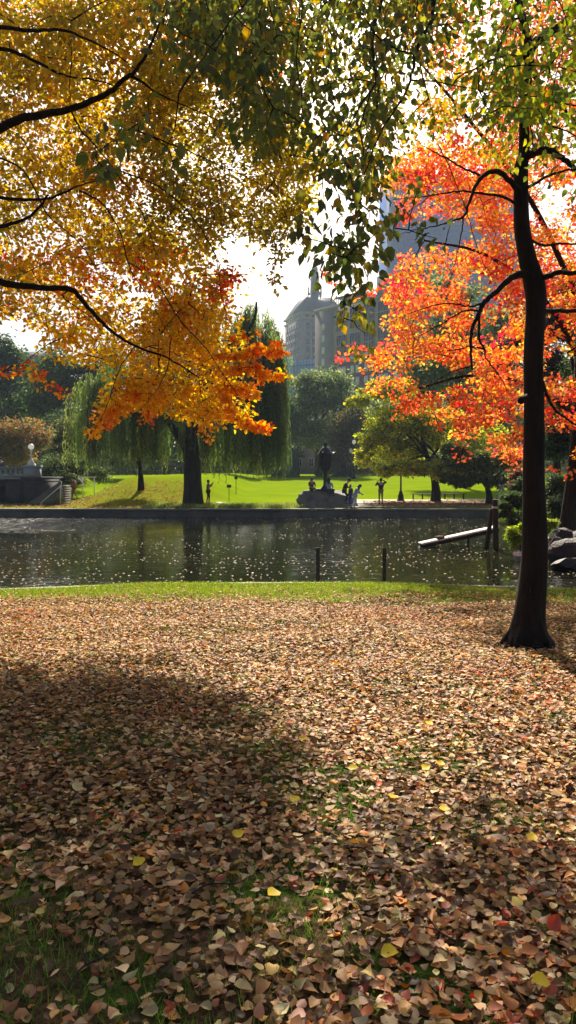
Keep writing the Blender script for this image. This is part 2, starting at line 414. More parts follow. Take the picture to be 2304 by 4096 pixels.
def grass():
    n = 420000
    y = .8 + 17 * rng.random(n) ** .8
    x = (rng.random(n) * 2 - 1) * (1.5 + .46 * y) * 1.15
    patch = sn(x, y, x * .3, 1.1) * -.75 - .4 * sn(y, x, y * .2, 2.9, 1.)
    patch = patch - 1.0 * smooth(4.6, 5.8, y) * (1 - smooth(12.5, 14, y))
    pr = np.where(y < 14.4, np.clip((patch + .22 + .2 * sn(x, y, y, 5., 3.)) * 1.7, .02, .9), 0)
    pr = np.maximum(pr, smooth(13.6, 15.6, y))
    keep = (rng.random(n) < pr) & (y < yn(x) + .02)
    x, y = x[keep], y[keep]
    n = len(x)
    Pn = np.stack([x, y, gz(x, y) - .002], 1)
    D = unit(np.stack([rng.normal(0, .4, n), rng.normal(0, .4, n), np.ones(n)], 1))
    a = rng.random(n) * pi
    Nn = np.stack([np.cos(a), np.sin(a), 0 * a], 1)
    H = rng.uniform(.035, .085, n)
    Wd = np.where(y > 12, .011, .0045)
    C = pick([(.08, .17, .03), (.11, .21, .035), (.18, .27, .05)], n, .2)
    far = y > 13.8
    C[far] = pick([(.20, .27, .04), (.28, .33, .05), (.13, .2, .03)], int(far.sum()), .2)
    me = leaves_mesh('grass', Pn, D, Nn, H, Wd, C, fold=0, shape=BLADE)
    tag(link('grass', me, M['grass']), 'green grass showing through the leaves and along the pond edge', 'grass', kind='stuff')
grass()

def floaters():
    n = 3300
    y = 17.6 + 30 * rng.random(n); x = (rng.random(n) * 2 - 1) * (.45 * y)
    k = (gz(x, y) < -2) & ((sn(x, y, y, .35) > -.1) | (rng.random(n) < .3))
    x, y = x[k], y[k]; n = len(x)
    Pn = np.stack([x, y, np.full(n, WATER + .008)], 1)
    a = rng.random(n) * 2 * pi
    C = pick([(.75, .68, .55), (.75, .6, .35), (.6, .48, .3), (.85, .83, .75)], n)
    L = rng.uniform(.035, .085, n)
    me = leaves_mesh('floating_leaves', Pn, np.stack([np.cos(a), np.sin(a), 0 * a], 1), np.stack([rng.normal(0, .05, n), rng.normal(0, .05, n), np.ones(n)], 1), L, L * .8, C, fold=.06, curl=.08, shape=OVATE)
    tag(link('floating_leaves', me, M['leaf_dry']), 'small pale leaves scattered over the dark pond surface', 'floating leaves', kind='stuff')
floaters()

# bright yellow leaves lying singly on the litter
YL = [(785, 1687, 'upper centre of the litter, farthest of the yellow ones'), (762, 1860, 'just above the green grass tuft in the middle'),
      (889, 1933, 'largest yellow leaf beside the green tuft in the middle'), (740, 2012, 'below the green tuft and left of the middle'),
      (988, 2007, 'rounded yellow leaf right of the dark shadow band'), (1080, 1820, 'bright leaf next to an orange patch, right of centre'),
      (1108, 1922, 'right of two yellow leaves lying side by side'), (1072, 1932, 'left of two yellow leaves lying side by side'),
      (1118, 2036, 'small leaf below the pair right of centre'), (600, 2100, 'golden leaf in the shaded litter left of centre'),
      (980, 2398, 'large rounded leaf low in the foreground'), (1357, 2470, 'nearest leaf by the lower right corner'),
      (348, 2170, 'leftmost golden leaf in the deep shade'), (1338, 2108, 'leaf on the grass by the right edge'),
      (686, 2250, 'small leaf in the lower centre litter')]
def yellow_leaves():
    for (px, py, where) in YL:
        d = 3.0
        for _ in range(30):
            p_ = a9(px, py, d); g = gh(p_.x, p_.y); t = (a9(px, py, 1.0) - Vector((0, 0, CAMZ)))
            d = (CAMZ - (g + .05)) / (-t.z)
        p_ = a9(px, py, d)
        L = .06; aa = rng.random() * 6.28
        me = leaves_mesh('yellow_leaf', np.array([[-.5 * L * cos(aa), -.5 * L * sin(aa), .0]]), np.array([[cos(aa), sin(aa), .12]]), np.array([[0.0, -.35, 1]]), L, L * .95,
                         np.array([[.92, .64, .02]]), fold=.12, curl=.2, shape=OVATE)
        o = link('yellow_leaf', me, M['leaf_dry']); o.location = p_
        tag(o, 'bright yellow fallen leaf, ' + where, 'leaf', 'single bright yellow leaves on the litter')
yellow_leaves()

for (px, py, an, L_, lb) in [(560, 2230, .4, .26, 'thin fallen twig in the lower left of the centre litter'), (1090, 2330, 2.2, .22, 'short thin fallen twig in the lower right litter'), (250, 2420, 1.1, .3, 'curved fallen twig near the lower left corner'),
        (930, 2150, -.5, .24, 'thin fallen twig below the dark shaded grass in the centre'), (1240, 1980, .8, .3, 'fallen twig on the litter below the near trunk'), (420, 1900, 2.7, .32, 'fallen twig in the shaded litter at left')]:
    d = 3.0
    for _ in range(30):
        p_ = a9(px, py, d); t = a9(px, py, 1.0) - Vector((0, 0, CAMZ)); d = (CAMZ - (gh(p_.x, p_.y) + .045)) / (-t.z)
    p_ = a9(px, py, d); b = MB(); Q, R2 = catmull([(-L_ / 2, 0, 0), (-L_ / 5, .02, .012), (L_ / 5, -.012, .008), (L_ / 2, .03, .0)], [.004, .0035, .003, .0015], 4); b.tube(Q, R2, k=5)
    Q2, R2 = catmull([(-L_ / 6, .018, .012), (0, .06, .02), (L_ / 8, .09, .01)], [.003, .002, .001], 3); b.tube(Q2, R2, k=5)
    o = b.build('fallen_twig', M['bark_grey']); o.location = p_; o.rotation_euler = (0, 0, an); tag(o, lb, 'twig', 'thin twigs lying on the leaf litter')

# ---------------------------------------------------------------- foreground trees
def inpoly(x, y, poly):
    c = np.zeros(len(x), bool); n = len(poly)
    for i in range(n):
        x0, y0 = poly[i]; x1, y1 = poly[(i + 1) % n]
        if y0 == y1: continue
        hit = ((y0 > y) != (y1 > y)) & (x < (x1 - x0) * (y - y0) / (y1 - y0) + x0)
        c ^= hit
    return c
def clumps(poly, d0, d1, n, hole=.0, freq=.55, ph=0.):
    xs = [q[0] for q in poly]; ys = [q[1] for q in poly]
    o = []
    tot = 0
    while tot < n:
        x = rng.uniform(min(xs), max(xs), n * 3); y = rng.uniform(min(ys), max(ys), n * 3)
        k = inpoly(x, y, poly); x, y = x[k], y[k]
        Pn = at_np(x * K, y * K, rng.uniform(d0, d1, len(x)))
        k = sn(Pn[:, 0], Pn[:, 1], Pn[:, 2], freq * 2, ph) > -1 + hole * 2 * rng.random(len(Pn))
        o.append(Pn[k]); tot += int(k.sum())
    return np.vstack(o)[:n]

def twigs(skel, C, r0, mb, maxr=.02, droop=0.):
    """grow a twig to every clump centre from the nearest point of the wood so far"""
    S = skel.copy(); SR = np.full(len(S), 1.0)
    d = np.array([np.min(((S - c) ** 2).sum(1)) for c in C]); order = np.argsort(d)
    Sg = [S]
    Sall = S
    for i in order:
        c = C[i]; j = int(np.argmin(((Sall - c) ** 2).sum(1))); s = Sall[j]
        ln = np.linalg.norm(c - s)
        if ln < .05: continue
        nseg = max(3, int(ln / .25)); t = np.linspace(0, 1, nseg + 1)[:, None]
        up = np.array([0, 0, 1.]) * ln * (.14 + droop)
        P_ = s + (c - s) * t + up * (t * (1 - t)) * 1.2 + rng.normal(0, .025 * ln + .008, (nseg + 1, 3)) * (t * (1 - t)) * 2.5
        r = np.linspace(min(maxr, .004 + .0085 * ln), .0028, nseg + 1) * r0
        mb.tube(P_, r, k=5 if ln < 1 else 6, cap=False)
        Sall = np.vstack([Sall, P_[1:]])
    return mb

def spread(C, per, rad, flat=.6):
    n = len(C) * per
    P_ = np.repeat(C, per, axis=0)
    q = unit(rng.normal(0, 1, (n, 3))) * (rng.random((n, 1)) ** .45)
    q[:, 2] *= flat
    rr = np.repeat(rng.uniform(.6, 1.25, len(C)) * rad, per)[:, None]
    return P_ + q * rr, q

def branch(tree, pts, d, w, w1=None, name='branch', sides=8):
    """pts in view units; d distance (number or list); w, w1 = widths in view units at the ends"""
    n = len(pts); ds = d if isinstance(d, (list, tuple)) else [d] * n
    if len(ds) == 2 and n != 2: ds = list(np.linspace(ds[0], ds[1], n))
    if w1 is None: w1 = w * .25
    P_ = [a9(px, py, dd) for (px, py), dd in zip(pts, ds)]
    R_ = [(w + (w1 - w) * i / (n - 1)) / 2 * K / F * dd for i, dd in enumerate(ds)]
    Q, R2 = catmull(P_, R_)
    Q = Q + rng.normal(0, .004, Q.shape) * np.array([1, 1, 1])
    b = MB(); b.tube(Q, R2, k=sides, wob=.05)
    b.build(name, M['bark'], tree, smooth=True)
    return Q

# --- tree B: dark leaning trunk, big green leaves hanging over the view
D0 = 9.06
tb = empty('linden_tree', (0, 0, 0)); tag(tb, 'near tree with dark bare trunk at right and large green hanging leaves', 'tree')
tr_pts = [(1333, 1632), (1331, 1608), (1331, 1580), (1332, 1530), (1345, 1400), (1345, 1300), (1342, 1200), (1343, 1050), (1343, 900), (1346, 800), (1345, 720), (1325, 640), (1312, 560), (1311, 430), (1319, 380), (1319, 260), (1331, 160), (1328, 100), (1306, 10), (1290, -80), (1270, -200), (1260, -330)]
tr_w = [125, 112, 90, 76, 64, 60, 54, 50, 48, 48, 52, 42, 38, 33, 27, 22, 24, 20, 17, 14, 10, 5]
P_ = [a9(x, y, D0) for x, y in tr_pts]; R_ = [w * K / F * D0 / 2 for w in tr_w]
Q, R2 = catmull(P_, R_, 6); b = MB(); b.tube(Q, R2, k=20, wob=.035)
# root flare lobes
base = a9(1332, 1615, D0)
for a in (0.4, 1.7, 2.9, 3.9, 5.2):
    e = Vector((cos(a) * .36, sin(a) * .36, 0))
    zz = gh(base.x + e.x, base.y + e.y)
    b.tube([(base.x + e.x * .2, base.y + e.y * .2, base.z + .32), (base.x + e.x * .55, base.y + e.y * .55, base.z + .09), (base.x + e.x * 1.05, base.y + e.y * 1.05, zz - .03)], [.09, .07, .02], k=8)
b.tube([a9(1325, 1000, D0 - .12), a9(1309, 1008, D0 - .2), a9(1306, 1010, D0 - .22)], [.05, .045, .02], k=8)
b.build('trunk', M['bark'], tb, smooth=True)
SB = [Q[30:]]
SB.append(branch(tb, [(1350, 700), (1380, 694), (1410, 685), (1449, 685), (1560, 650)], [9.1, 8.4], 17, 9))
SB.append(branch(tb, [(1355, 786), (1400, 781), (1449, 782), (1560, 760)], [9.1, 9.6], 13, 8))
SB.append(branch(tb, [(1325, 690), (1302, 691), (1275, 708), (1247, 735), (1219, 761), (1201, 793), (1186, 835), (1184, 880), (1187, 929)], [9.0, 8.4], 20, 5))
SB.append(branch(tb, [(1219, 761), (1190, 770), (1165, 769), (1120, 763), (1060, 778), (1000, 800)], [8.7, 8.2], 6, 1.5, sides=6))
SB.append(branch(tb, [(1207, 783), (1165, 783), (1110, 815), (1050, 848)], [8.6, 8.9], 6, 1.5, sides=6))
SB.append(branch(tb, [(1206, 790), (1205, 850), (1220, 880), (1222, 900), (1260, 950), (1275, 985)], [8.6, 8.3], 7, 1.5, sides=6))
SB.append(branch(tb, [(1184, 870), (1150, 880), (1130, 882), (1090, 885)], [8.5, 8.5], 4, 1, sides=6))
SB.append(branch(tb, [(1187, 920), (1150, 930), (1110, 950), (1060, 990)], [8.4, 8.7], 4, 1, sides=6))
SB.append(branch(tb, [(1220, 876), (1195, 875), (1187, 868)], [8.5, 8.5], 5, 3, sides=6))
SB.append(branch(tb, [(1305, 480), (1290, 462), (1253, 432), (1222, 438), (1195, 470), (1182, 505), (1165, 545), (1120, 562)], [9.0, 8.2], 16, 4))
SB.append(branch(tb, [(1120, 562), (1080, 572), (1040, 580), (990, 598)], [8.2, 7.9], 4, 1, sides=6))
SB.append(branch(tb, [(1165, 545), (1160, 590), (1150, 640), (1130, 720)], [8.3, 8.1], 4, 1, sides=6))
SB.append(branch(tb, [(1215, 443), (1180, 430), (1142, 409), (1100, 385), (1069, 370), (1040, 340)], [8.8, 8.0], 6, 1.5, sides=6))
SB.append(branch(tb, [(1300, 515), (1266, 495), (1200, 485), (1140, 482), (1069, 495), (990, 500)], [9.0, 8.2], 8, 1.5, sides=6))
SB.append(branch(tb, [(1325, 140), (1342, 112), (1368, 92), (1410, 66), (1449, 34), (1530, -30)], [9.0, 9.6], 26, 18))
SB.append(branch(tb, [(1326, 128), (1294, 139), (1247, 147), (1200, 170), (1153, 197), (1120, 240)], [9.0, 8.0], 9, 2, sides=6))
SB.append(branch(tb, [(1336, 147), (1344, 189), (1370, 236), (1410, 265), (1449, 309), (1500, 350)], [9.0, 8.5], 12, 5))
SB.append(branch(tb, [(1322, 395), (1350, 383), (1378, 377), (1407, 393), (1440, 420), (1500, 470)], [9.0, 8.5], 20, 10))
SB.append(branch(tb, [(1325, 472), (1370, 448), (1410, 432), (1449, 425), (1520, 400)], [9.0, 9.3], 8, 4))
SB.append(branch(tb, [(1330, 600), (1365, 618), (1400, 613), (1449, 613), (1520, 600)], [9.0, 9.2], 7, 4))
SB.append(branch(tb, [(1362, 950), (1386, 1016), (1420, 1050), (1449, 1069), (1500, 1120)], [9.0, 8.6], 8, 3))
SB.append(branch(tb, [(1370, 930), (1400, 925), (1449, 935)], [9.0, 9.1], 5, 2, sides=6))
SB.append(branch(tb, [(1318, 40), (1280, 60), (1250, 140), (1225, 220), (1190, 300)], [9.0, 8.0], 7, 1.5, sides=6))
SB.append(branch(tb, [(1100, 360), (1130, 420), (1170, 520), (1200, 620), (1230, 700)], [8.4, 8.8], 3, 1, sides=6))
# limb that arches over the frame and hangs into the middle
SB.append(branch(tb, [(1290, -80), (1220, -240), (1110, -280), (1010, -200), (962, -60), (960, 0), (942, 69), (938, 139), (945, 208), (914, 250), (879, 319)], [9.0, 6.2], 16, 3))
SB.append(branch(tb, [(1180, -260), (1110, -120), (1092, 0), (1080, 60), (1045, 128), (1040, 165), (1022, 230), (960, 330), (930, 400)], [8.0, 6.5], 14, 3))
SB.append(branch(tb, [(942, 85), (970, 105), (1005, 128), (1040, 135)], [6.6, 7.0], 4, 5, sides=6))
SB.append(branch(tb, [(930, 240), (905, 330), (915, 400), (890, 470), (880, 560), (870, 700), (865, 800)], [6.5, 6.2], 4, 1, sides=6))
SB.append(branch(tb, [(1010, -200), (880, -200), (740, -120), (640, -20), (560, 80), (480, 190)], [7.5, 5.8], 9, 2, sides=6))
SB.append(branch(tb, [(740, -120), (760, 0), (745, 140), (760, 280), (720, 420)], [6.6, 6.2], 5, 1, sides=6))
skB = np.vstack(SB)

LBR = [((.09, .12, .03), 3), ((.14, .16, .035), 3), ((.25, .24, .04), 2), ((.38, .28, .04), 1.2), ((.45, .22, .04), .5)]
def leafset(C, per, rad, size, pal, wts, droop=.6, shape=SIMPLE, flat=.7, jit=.16, wr=.62, up=.35):
    P_, q = spread(C, per, rad, flat); n = len(P_)
    D = q * np.array([1, 1, .4]) + rng.normal(0, .45, (n, 3)); D[:, 2] -= droop
    Nn = rng.normal(0, .8, (n, 3)); Nn[:, 2] += up
    L = np.clip(rng.normal(size, size * .2, n), size * .45, size * 1.5)
    c1 = pick(pal, n, jit, wts); c2 = np.repeat(pick(pal, len(C), .15, wts), per, 0) * (1 + rng.normal(0, .1, (n, 1)))
    Cc = np.where(rng.random((n, 1)) < .6, c2, c1)
    return P_, unit(D), unit(Nn), L, L * wr * rng.uniform(.8, 1.15, n), np.clip(Cc, .004, .95)
def crown_mesh(name, sets, parent, mat, shape, fold=.2, curl=.15):
    P_ = np.vstack([s[0] for s in sets]); D = np.vstack([s[1] for s in sets]); Nn = np.vstack([s[2] for s in sets])
    L = np.concatenate([s[3] for s in sets]); W = np.concatenate([s[4] for s in sets]); C = np.vstack([s[5] for s in sets])
    me = leaves_mesh(name, P_, D, Nn, L, W, C, fold=fold, curl=rng.normal(curl, .3, len(P_)), shape=shape)
    return link(name, me, mat, parent)

gpal = [c for c, w in LBR]; gw = [w for c, w in LBR]
cB1 = clumps([(420, -90), (1180, -90), (1140, 100), (1010, 250), (990, 400), (930, 480), (850, 480), (760, 330), (640, 260), (520, 200), (420, 90)], 6.5, 12, 230, .65, .7)
cB1b = clumps([(460, -90), (740, -90), (760, 120), (740, 330), (640, 370), (560, 250), (480, 150)], 6.2, 11, 90, .4, .7, 1.)
cB2 = clumps([(800, 400), (960, 380), (960, 560), (930, 700), (915, 850), (868, 850), (862, 690), (822, 680), (812, 600), (815, 520)], 5.6, 6.8, 36, .5, 1.1, 2.)
cB3 = clumps([(1150, -90), (1600, -90), (1620, 560), (1449, 470), (1300, 400), (1230, 330), (1180, 200)], 6.5, 9.5, 120, .55, .8, 3.)
cB5 = np.vstack([clumps([(760, -90), (1180, -90), (1120, 300), (960, 440), (830, 450)], 10, 14, 62, .6, .5, 4.), clumps([(1120, 60), (1600, 0), (1600, 420), (1180, 400)], 11, 15, 56, .6, .5, 5.)])
cB4 = np.array([list(a9(x, y, d)) for x, y, d in [(1010, 540, 7.2), (1080, 590, 7.4), (1050, 480, 7.4), (1100, 600, 7.6), (990, 570, 7.5), (240, 390, 6.2), (262, 430, 6.2), (275, 360, 6.2), (345, 285, 6.3), (350, 330, 6.2), (300, 350, 6.3), (410, 60, 6.2), (420, 20, 6.2), (760, 600, 6.1), (762, 575, 6.1), (840, 620, 6.0), (920, 840, 6.3), (420, 370, 6.3), (440, 420, 6.3)]])
b = MB(); cBall = np.vstack([cB1, cB1b, cB2, cB3, cB4, cB5]); twigs(skB, cBall, 1., b, .014)
tag(b.build('twigs', M['bark'], tb), kind='stuff')
sets = [leafset(cB1, 20, .36, .082, gpal, gw, .9, wr=.68), leafset(cB1b, 26, .38, .082, gpal[:4], [4, 3, 1.2, .8], .9, wr=.68),
        leafset(cB2, 13, .20, .076, gpal, [3, 3, 2, .6, .3], 1.1, wr=.68, flat=1.0), leafset(cB3, 18, .34, .076, [(.13, .19, .03), (.24, .29, .04), (.36, .34, .045), (.45, .30, .04)], [3, 4, 2, .8], .8, wr=.68),
        leafset(cB5, 34, .46, .08, [(.14, .16, .035), (.26, .25, .04), (.40, .32, .05), (.50, .28, .05)], [3, 3, 2, 1], .8, wr=.68),
        leafset(cB4, 10, .16, .085, gpal, [3, 3, 2, .2, .1], 1.1, wr=.66, flat=1.1)]
crown_mesh('leaves', sets, tb, M['leaf'], OVATE)

# --- tree A: orange maple reaching in from the left
ta = empty('maple_tree', (0, 0, 0)); tag(ta, 'orange and gold maple spreading in from the left edge over the pond view', 'tree')
ax, ay = -6.6, 9.4
b = MB(); Q, R2 = catmull([(ax, ay, gh(ax, ay) - .1), (ax, ay, .4), (ax + .1, ay, 2.2), (ax - .05, ay + .1, 4.2), (ax + .2, ay, 6.5), (ax + .1, ay - .1, 9), (ax + .4, ay, 12)], [.36, .27, .24, .22, .17, .11, .03], 6)
b.tube(Q, R2, k=16, wob=.04); b.build('trunk', M['bark'], ta, smooth=True)
SA = []
def abr(pts, d, w, w1, root=None):
    d = [q - 1.1 for q in d]
    SA.append(branch(ta, pts, d, w, w1))
abr([(-230, 520), (-110, 400), (0, 325), (60, 297), (130, 285), (190, 270), (260, 240), (320, 195), (340, 180), (370, 130), (402, 55), (430, -40)], [10.5, 10.5], 26, 3)
abr([(330, 192), (355, 205), (390, 232)], [10.5, 10.6], 9, 4)
abr([(390, 232), (450, 260), (520, 290), (600, 330)], [10.6, 11.2], 4, 1.5)
abr([(-230, 250), (-100, 80), (0, 70), (80, 78), (150, 75), (200, 90), (280, 130), (350, 180)], [10.5, 10.8], 14, 2)
abr([(-230, 300), (-100, 140), (0, 122), (60, 140), (120, 170), (180, 195), (250, 203), (340, 240)], [10.5, 11.3], 13, 2)
abr([(-230, 620), (-100, 500), (0, 497), (60, 503), (120, 500), (170, 480), (205, 465), (300, 440)], [10.5, 10.8], 12, 2)
abr([(-230, 760), (-100, 600), (0, 570), (60, 553), (100, 520), (120, 490)], [10.5, 10.6], 13, 5)
abr([(-230, 860), (-110, 700), (0, 710), (60, 720), (120, 725), (180, 728), (215, 765), (245, 800), (280, 832), (340, 870), (420, 900), (500, 950)], [10.5, 10.3], 21, 3)
abr([(175, 728), (160, 750), (230, 800), (275, 860)], [10.4, 10.2], 4, 1)
abr([(178, 280), (205, 330), (230, 355), (290, 430), (345, 510), (390, 630), (400, 720)], [10.5, 10.0], 5, 1)
abr([(-40, 380), (60, 430), (120, 540), (190, 600), (250, 680), (330, 760)], [10.5, 10.2], 5, 1)
abr([(200, 480), (255, 510), (300, 580), (330, 680), (380, 760), (430, 850)], [10.8, 10.2], 5, 1)
abr([(300, 430), (400, 470), (480, 540), (540, 640), (560, 760), (600, 850)], [10.8, 10.2], 4, 1)
abr([(350, 330), (450, 370), (560, 420), (680, 480), (730, 560)], [10.8, 11.4], 4, 1)
abr([(400, 720), (450, 800), (520, 880), (600, 1000), (650, 1075)], [10.2, 9.6], 4, 1)
abr([(430, 850), (420, 930), (380, 1000), (330, 1050)], [10.2, 9.6], 3, 1)
abr([(340, 870), (300, 930), (270, 1020), (250, 1060)], [10.2, 9.8], 3, 1)
skA = np.vstack(SA)
OLV = [(.66, .42, .06), (.54, .38, .06), (.38, .31, .05), (.22, .19, .04), (.68, .30, .07)]
GOLD = [(.84, .58, .07), (.74, .48, .055), (.82, .44, .05), (.54, .42, .07), (.76, .24, .05), (.32, .26, .05)]
REDS = [(.76, .18, .07), (.80, .30, .08), (.75, .42, .08), (.65, .12, .07)]
A = []
ca = [
 (clumps([(-170, -90), (420, -90), (440, 300), (400, 420), (200, 640), (-170, 640)], 10.0, 15.5, 330, .42, .45), 78, .46, .08, OLV, [4, 3, 2, .8, .9], SIMPLE),
 (clumps([(-260, -160), (740, -160), (700, 330), (420, 420), (-200, 420)], 15, 21, 200, .5, .35, 7.), 76, .6, .09, OLV + REDS[:1], [4, 3, 2, .8, .9, .5], SIMPLE),
 (clumps([(-300, -520), (760, -520), (780, -100), (-300, -100)], 13, 24, 130, .5, .3, 8.), 60, .7, .09, OLV, [4, 3, 2, .8, .9], SIMPLE),  # unseen upper crown above the frame, added to shade the near ground
 (clumps([(380, 130), (560, 260), (740, 260), (780, 470), (750, 600), (560, 600), (450, 660), (200, 640), (380, 400)], 10.5, 15.5, 260, .45, .55, 1.), 66, .42, .072, [(.52, .40, .06), (.42, .33, .05), (.30, .27, .045), (.58, .32, .05), (.18, .17, .035)], [4, 3, 2, 1, .8], SIMPLE),
 (clumps([(-120, 620), (500, 620), (560, 680), (610, 700), (590, 790), (300, 850), (110, 830), (60, 780), (-120, 800)], 9.8, 14.5, 140, .55, .5, 2.), 56, .40, .078, GOLD + REDS[:2], [3, 3, 2, 2, .5, 1, 1.2, .8], SIMPLE),
 (clumps([(330, 780), (560, 750), (600, 850), (620, 950), (600, 1040), (480, 1050), (400, 980), (330, 920)], 9.7, 12, 95, .4, .8, 3.), 66, .32, .064, GOLD, [4, 4, 2, 1.2, .5, .6], SIMPLE),
 (clumps([(280, 930), (400, 950), (520, 1000), (560, 1060), (420, 1030), (330, 1030), (250, 1070)], 9.4, 10.6, 34, .3, .8, 4.), 66, .20, .064, GOLD, [5, 4, 2, .6, .8, .2], SIMPLE),
 (clumps([(430, -90), (760, -90), (740, 200), (600, 260), (430, 150)], 12, 17, 90, .4, .5, 5.), 60, .5, .085, [(.5, .28, .05), (.6, .2, .05), (.3, .25, .04), (.55, .14, .06)], [3, 2, 2, 1], SIMPLE),
 (clumps([(150, 840), (330, 840), (340, 930), (220, 910), (130, 900), (120, 850)], 10, 12, 18, .4, .7, 6.), 40, .28, .07, GOLD, [4, 3, 1, 1, .5, .4], SIMPLE),
]
def sprig(pts, d, n, pal, wts, r=.10, per=40, size=.062):
    Q_, _ = catmull([a9(x, y, d) for x, y in pts], [1] * len(pts), 6)
    ii = np.linspace(0, len(Q_) - 1, n).astype(int)
    return (Q_[ii] + rng.normal(0, .03, (n, 3)), per, r, size, pal, wts, SIMPLE)
HOT = [(.85, .38, .05), (.86, .54, .07), (.82, .22, .07), (.7, .14, .06)]
ca += [sprig([(560, 900), (620, 890), (665, 885), (703, 880)], 9.8, 12, HOT, [4, 3, 2, .6]),
       sprig([(560, 930), (620, 920), (660, 945), (705, 942)], 9.7, 12, HOT, [4, 3, 2, .6]),
       sprig([(560, 975), (600, 980), (645, 988)], 9.7, 9, HOT, [4, 3, 1, .3]),
       sprig([(560, 1000), (600, 1050), (640, 1072), (668, 1082)], 9.5, 12, HOT, [4, 4, 1, .3]),
       sprig([(380, 960), (370, 1010), (372, 1060)], 9.5, 8, HOT, [3, 3, 3, 1], per=18),
       sprig([(330, 1000), (280, 1040), (235, 1080)], 9.6, 9, HOT, [3, 5, .5, .1]),
       sprig([(470, 1030), (510, 1070), (515, 1105)], 9.5, 7, HOT, [2, 4, 1, .6], per=14, r=.09),
       sprig([(5, 942), (60, 920), (100, 945), (145, 983)], 9.8, 11, HOT, [4, 2, 3, 2], per=15, r=.1),
       sprig([(575, 850), (610, 845), (645, 843)], 10.2, 6, REDS, [3, 2, 1, 1], per=10, r=.07),
       sprig([(590, 700), (560, 690), (540, 730), (560, 760)], 11, 12, REDS, [3, 3, 1, 1], r=.2),
       sprig([(440, 760), (470, 790), (500, 800)], 10.2, 8, REDS, [3, 3, 1, 1], r=.2),
       sprig([(0, 660), (60, 680), (130, 660), (220, 690), (280, 720)], 13, 22, [(.6, .16, .06), (.62, .25, .08), (.6, .1, .06)], [3, 3, 2], r=.35, per=32),
       sprig([(0, 10), (60, 20), (180, 0), (330, 20), (400, 40)], 15, 16, [(.6, .18, .07), (.62, .25, .08), (.5, .3, .06)], [3, 3, 2], r=.45, per=32),
       sprig([(700, 640), (690, 680), (697, 725)], 9.5, 7, [(.3, .3, .05), (.45, .35, .05), (.6, .3, .05)], [3, 3, 1], per=9, r=.1),
       sprig([(650, 560), (690, 600), (700, 650)], 9.7, 9, [(.3, .28, .05), (.42, .33, .05)], [3, 3], per=14, r=.15)]
b = MB(); twigs(skA, np.vstack([c[0] for c in ca]), 1., b, .016)
tag(b.build('twigs', M['bark'], ta), kind='stuff')
crown_mesh('leaves', [leafset(c[0], c[1], c[2], c[3], c[4], c[5], .25, wr=.66) for c in ca], ta, M['leaf'], SIMPLE)

# --- tree C: red maple on the rocky point at right
tcx = at(2272, 2140, 27.0)
tc = empty('maple_tree', (0, 0, 0)); tag(tc, 'red and orange maple filling the right side behind the dark trunk', 'tree')
gzc = gh(tcx.x, 27)
b = MB(); Q, R2 = catmull([(tcx.x, 27, gzc - .2), (tcx.x, 27, gzc + .6), (tcx.x + .15, 26.8, 2), (tcx.x, 26.2, 4.5), (tcx.x - .3, 25.5, 7.5), (tcx.x - .4, 25, 11), (tcx.x - .6, 24.5, 15)], [.42, .27, .23, .2, .15, .1, .04], 6)
b.tube(Q, R2, k=14, wob=.05); b.build('trunk', M['bark'], tc, smooth=True)
SC = [Q]
for (i, pts) in enumerate([[(.3, 26.4, 3.2), (-2, 24.5, 4.2), (-4.2, 24, 4.6), (-6.5, 23.5, 4.0)], [(.1, 26, 5), (-1.8, 24.5, 7), (-4, 23.5, 8.2), (-6, 23, 8.5)], [(.0, 26, 4), (.5, 24.5, 5.2), (-.4, 23, 5.8), (-2, 22, 5)],
               [(-.2, 25.6, 7), (-2.5, 24, 10), (-5, 22.5, 12), (-6.5, 21, 12.6)], [(-.3, 25.4, 8), (.8, 22.5, 10), (0, 20, 12.2)], [(.2, 26.2, 5), (2.6, 24.5, 7), (3.5, 22, 8)], [(.3, 26.5, 3), (1.8, 24, 3.3), (2, 21, 2.6)]]):
    P_ = [(tcx.x + x, y, z) for x, y, z in pts]; Q, R2 = catmull(P_, list(np.linspace(.1, .025, len(P_))), 6)
    b = MB(); b.tube(Q, R2, k=8, wob=.05); b.build('branch', M['bark'], tc, smooth=True); SC.append(Q)
RED = [(.80, .14, .11), (.85, .23, .12), (.86, .36, .10), (.84, .52, .12), (.72, .09, .13), (.46, .32, .08)]
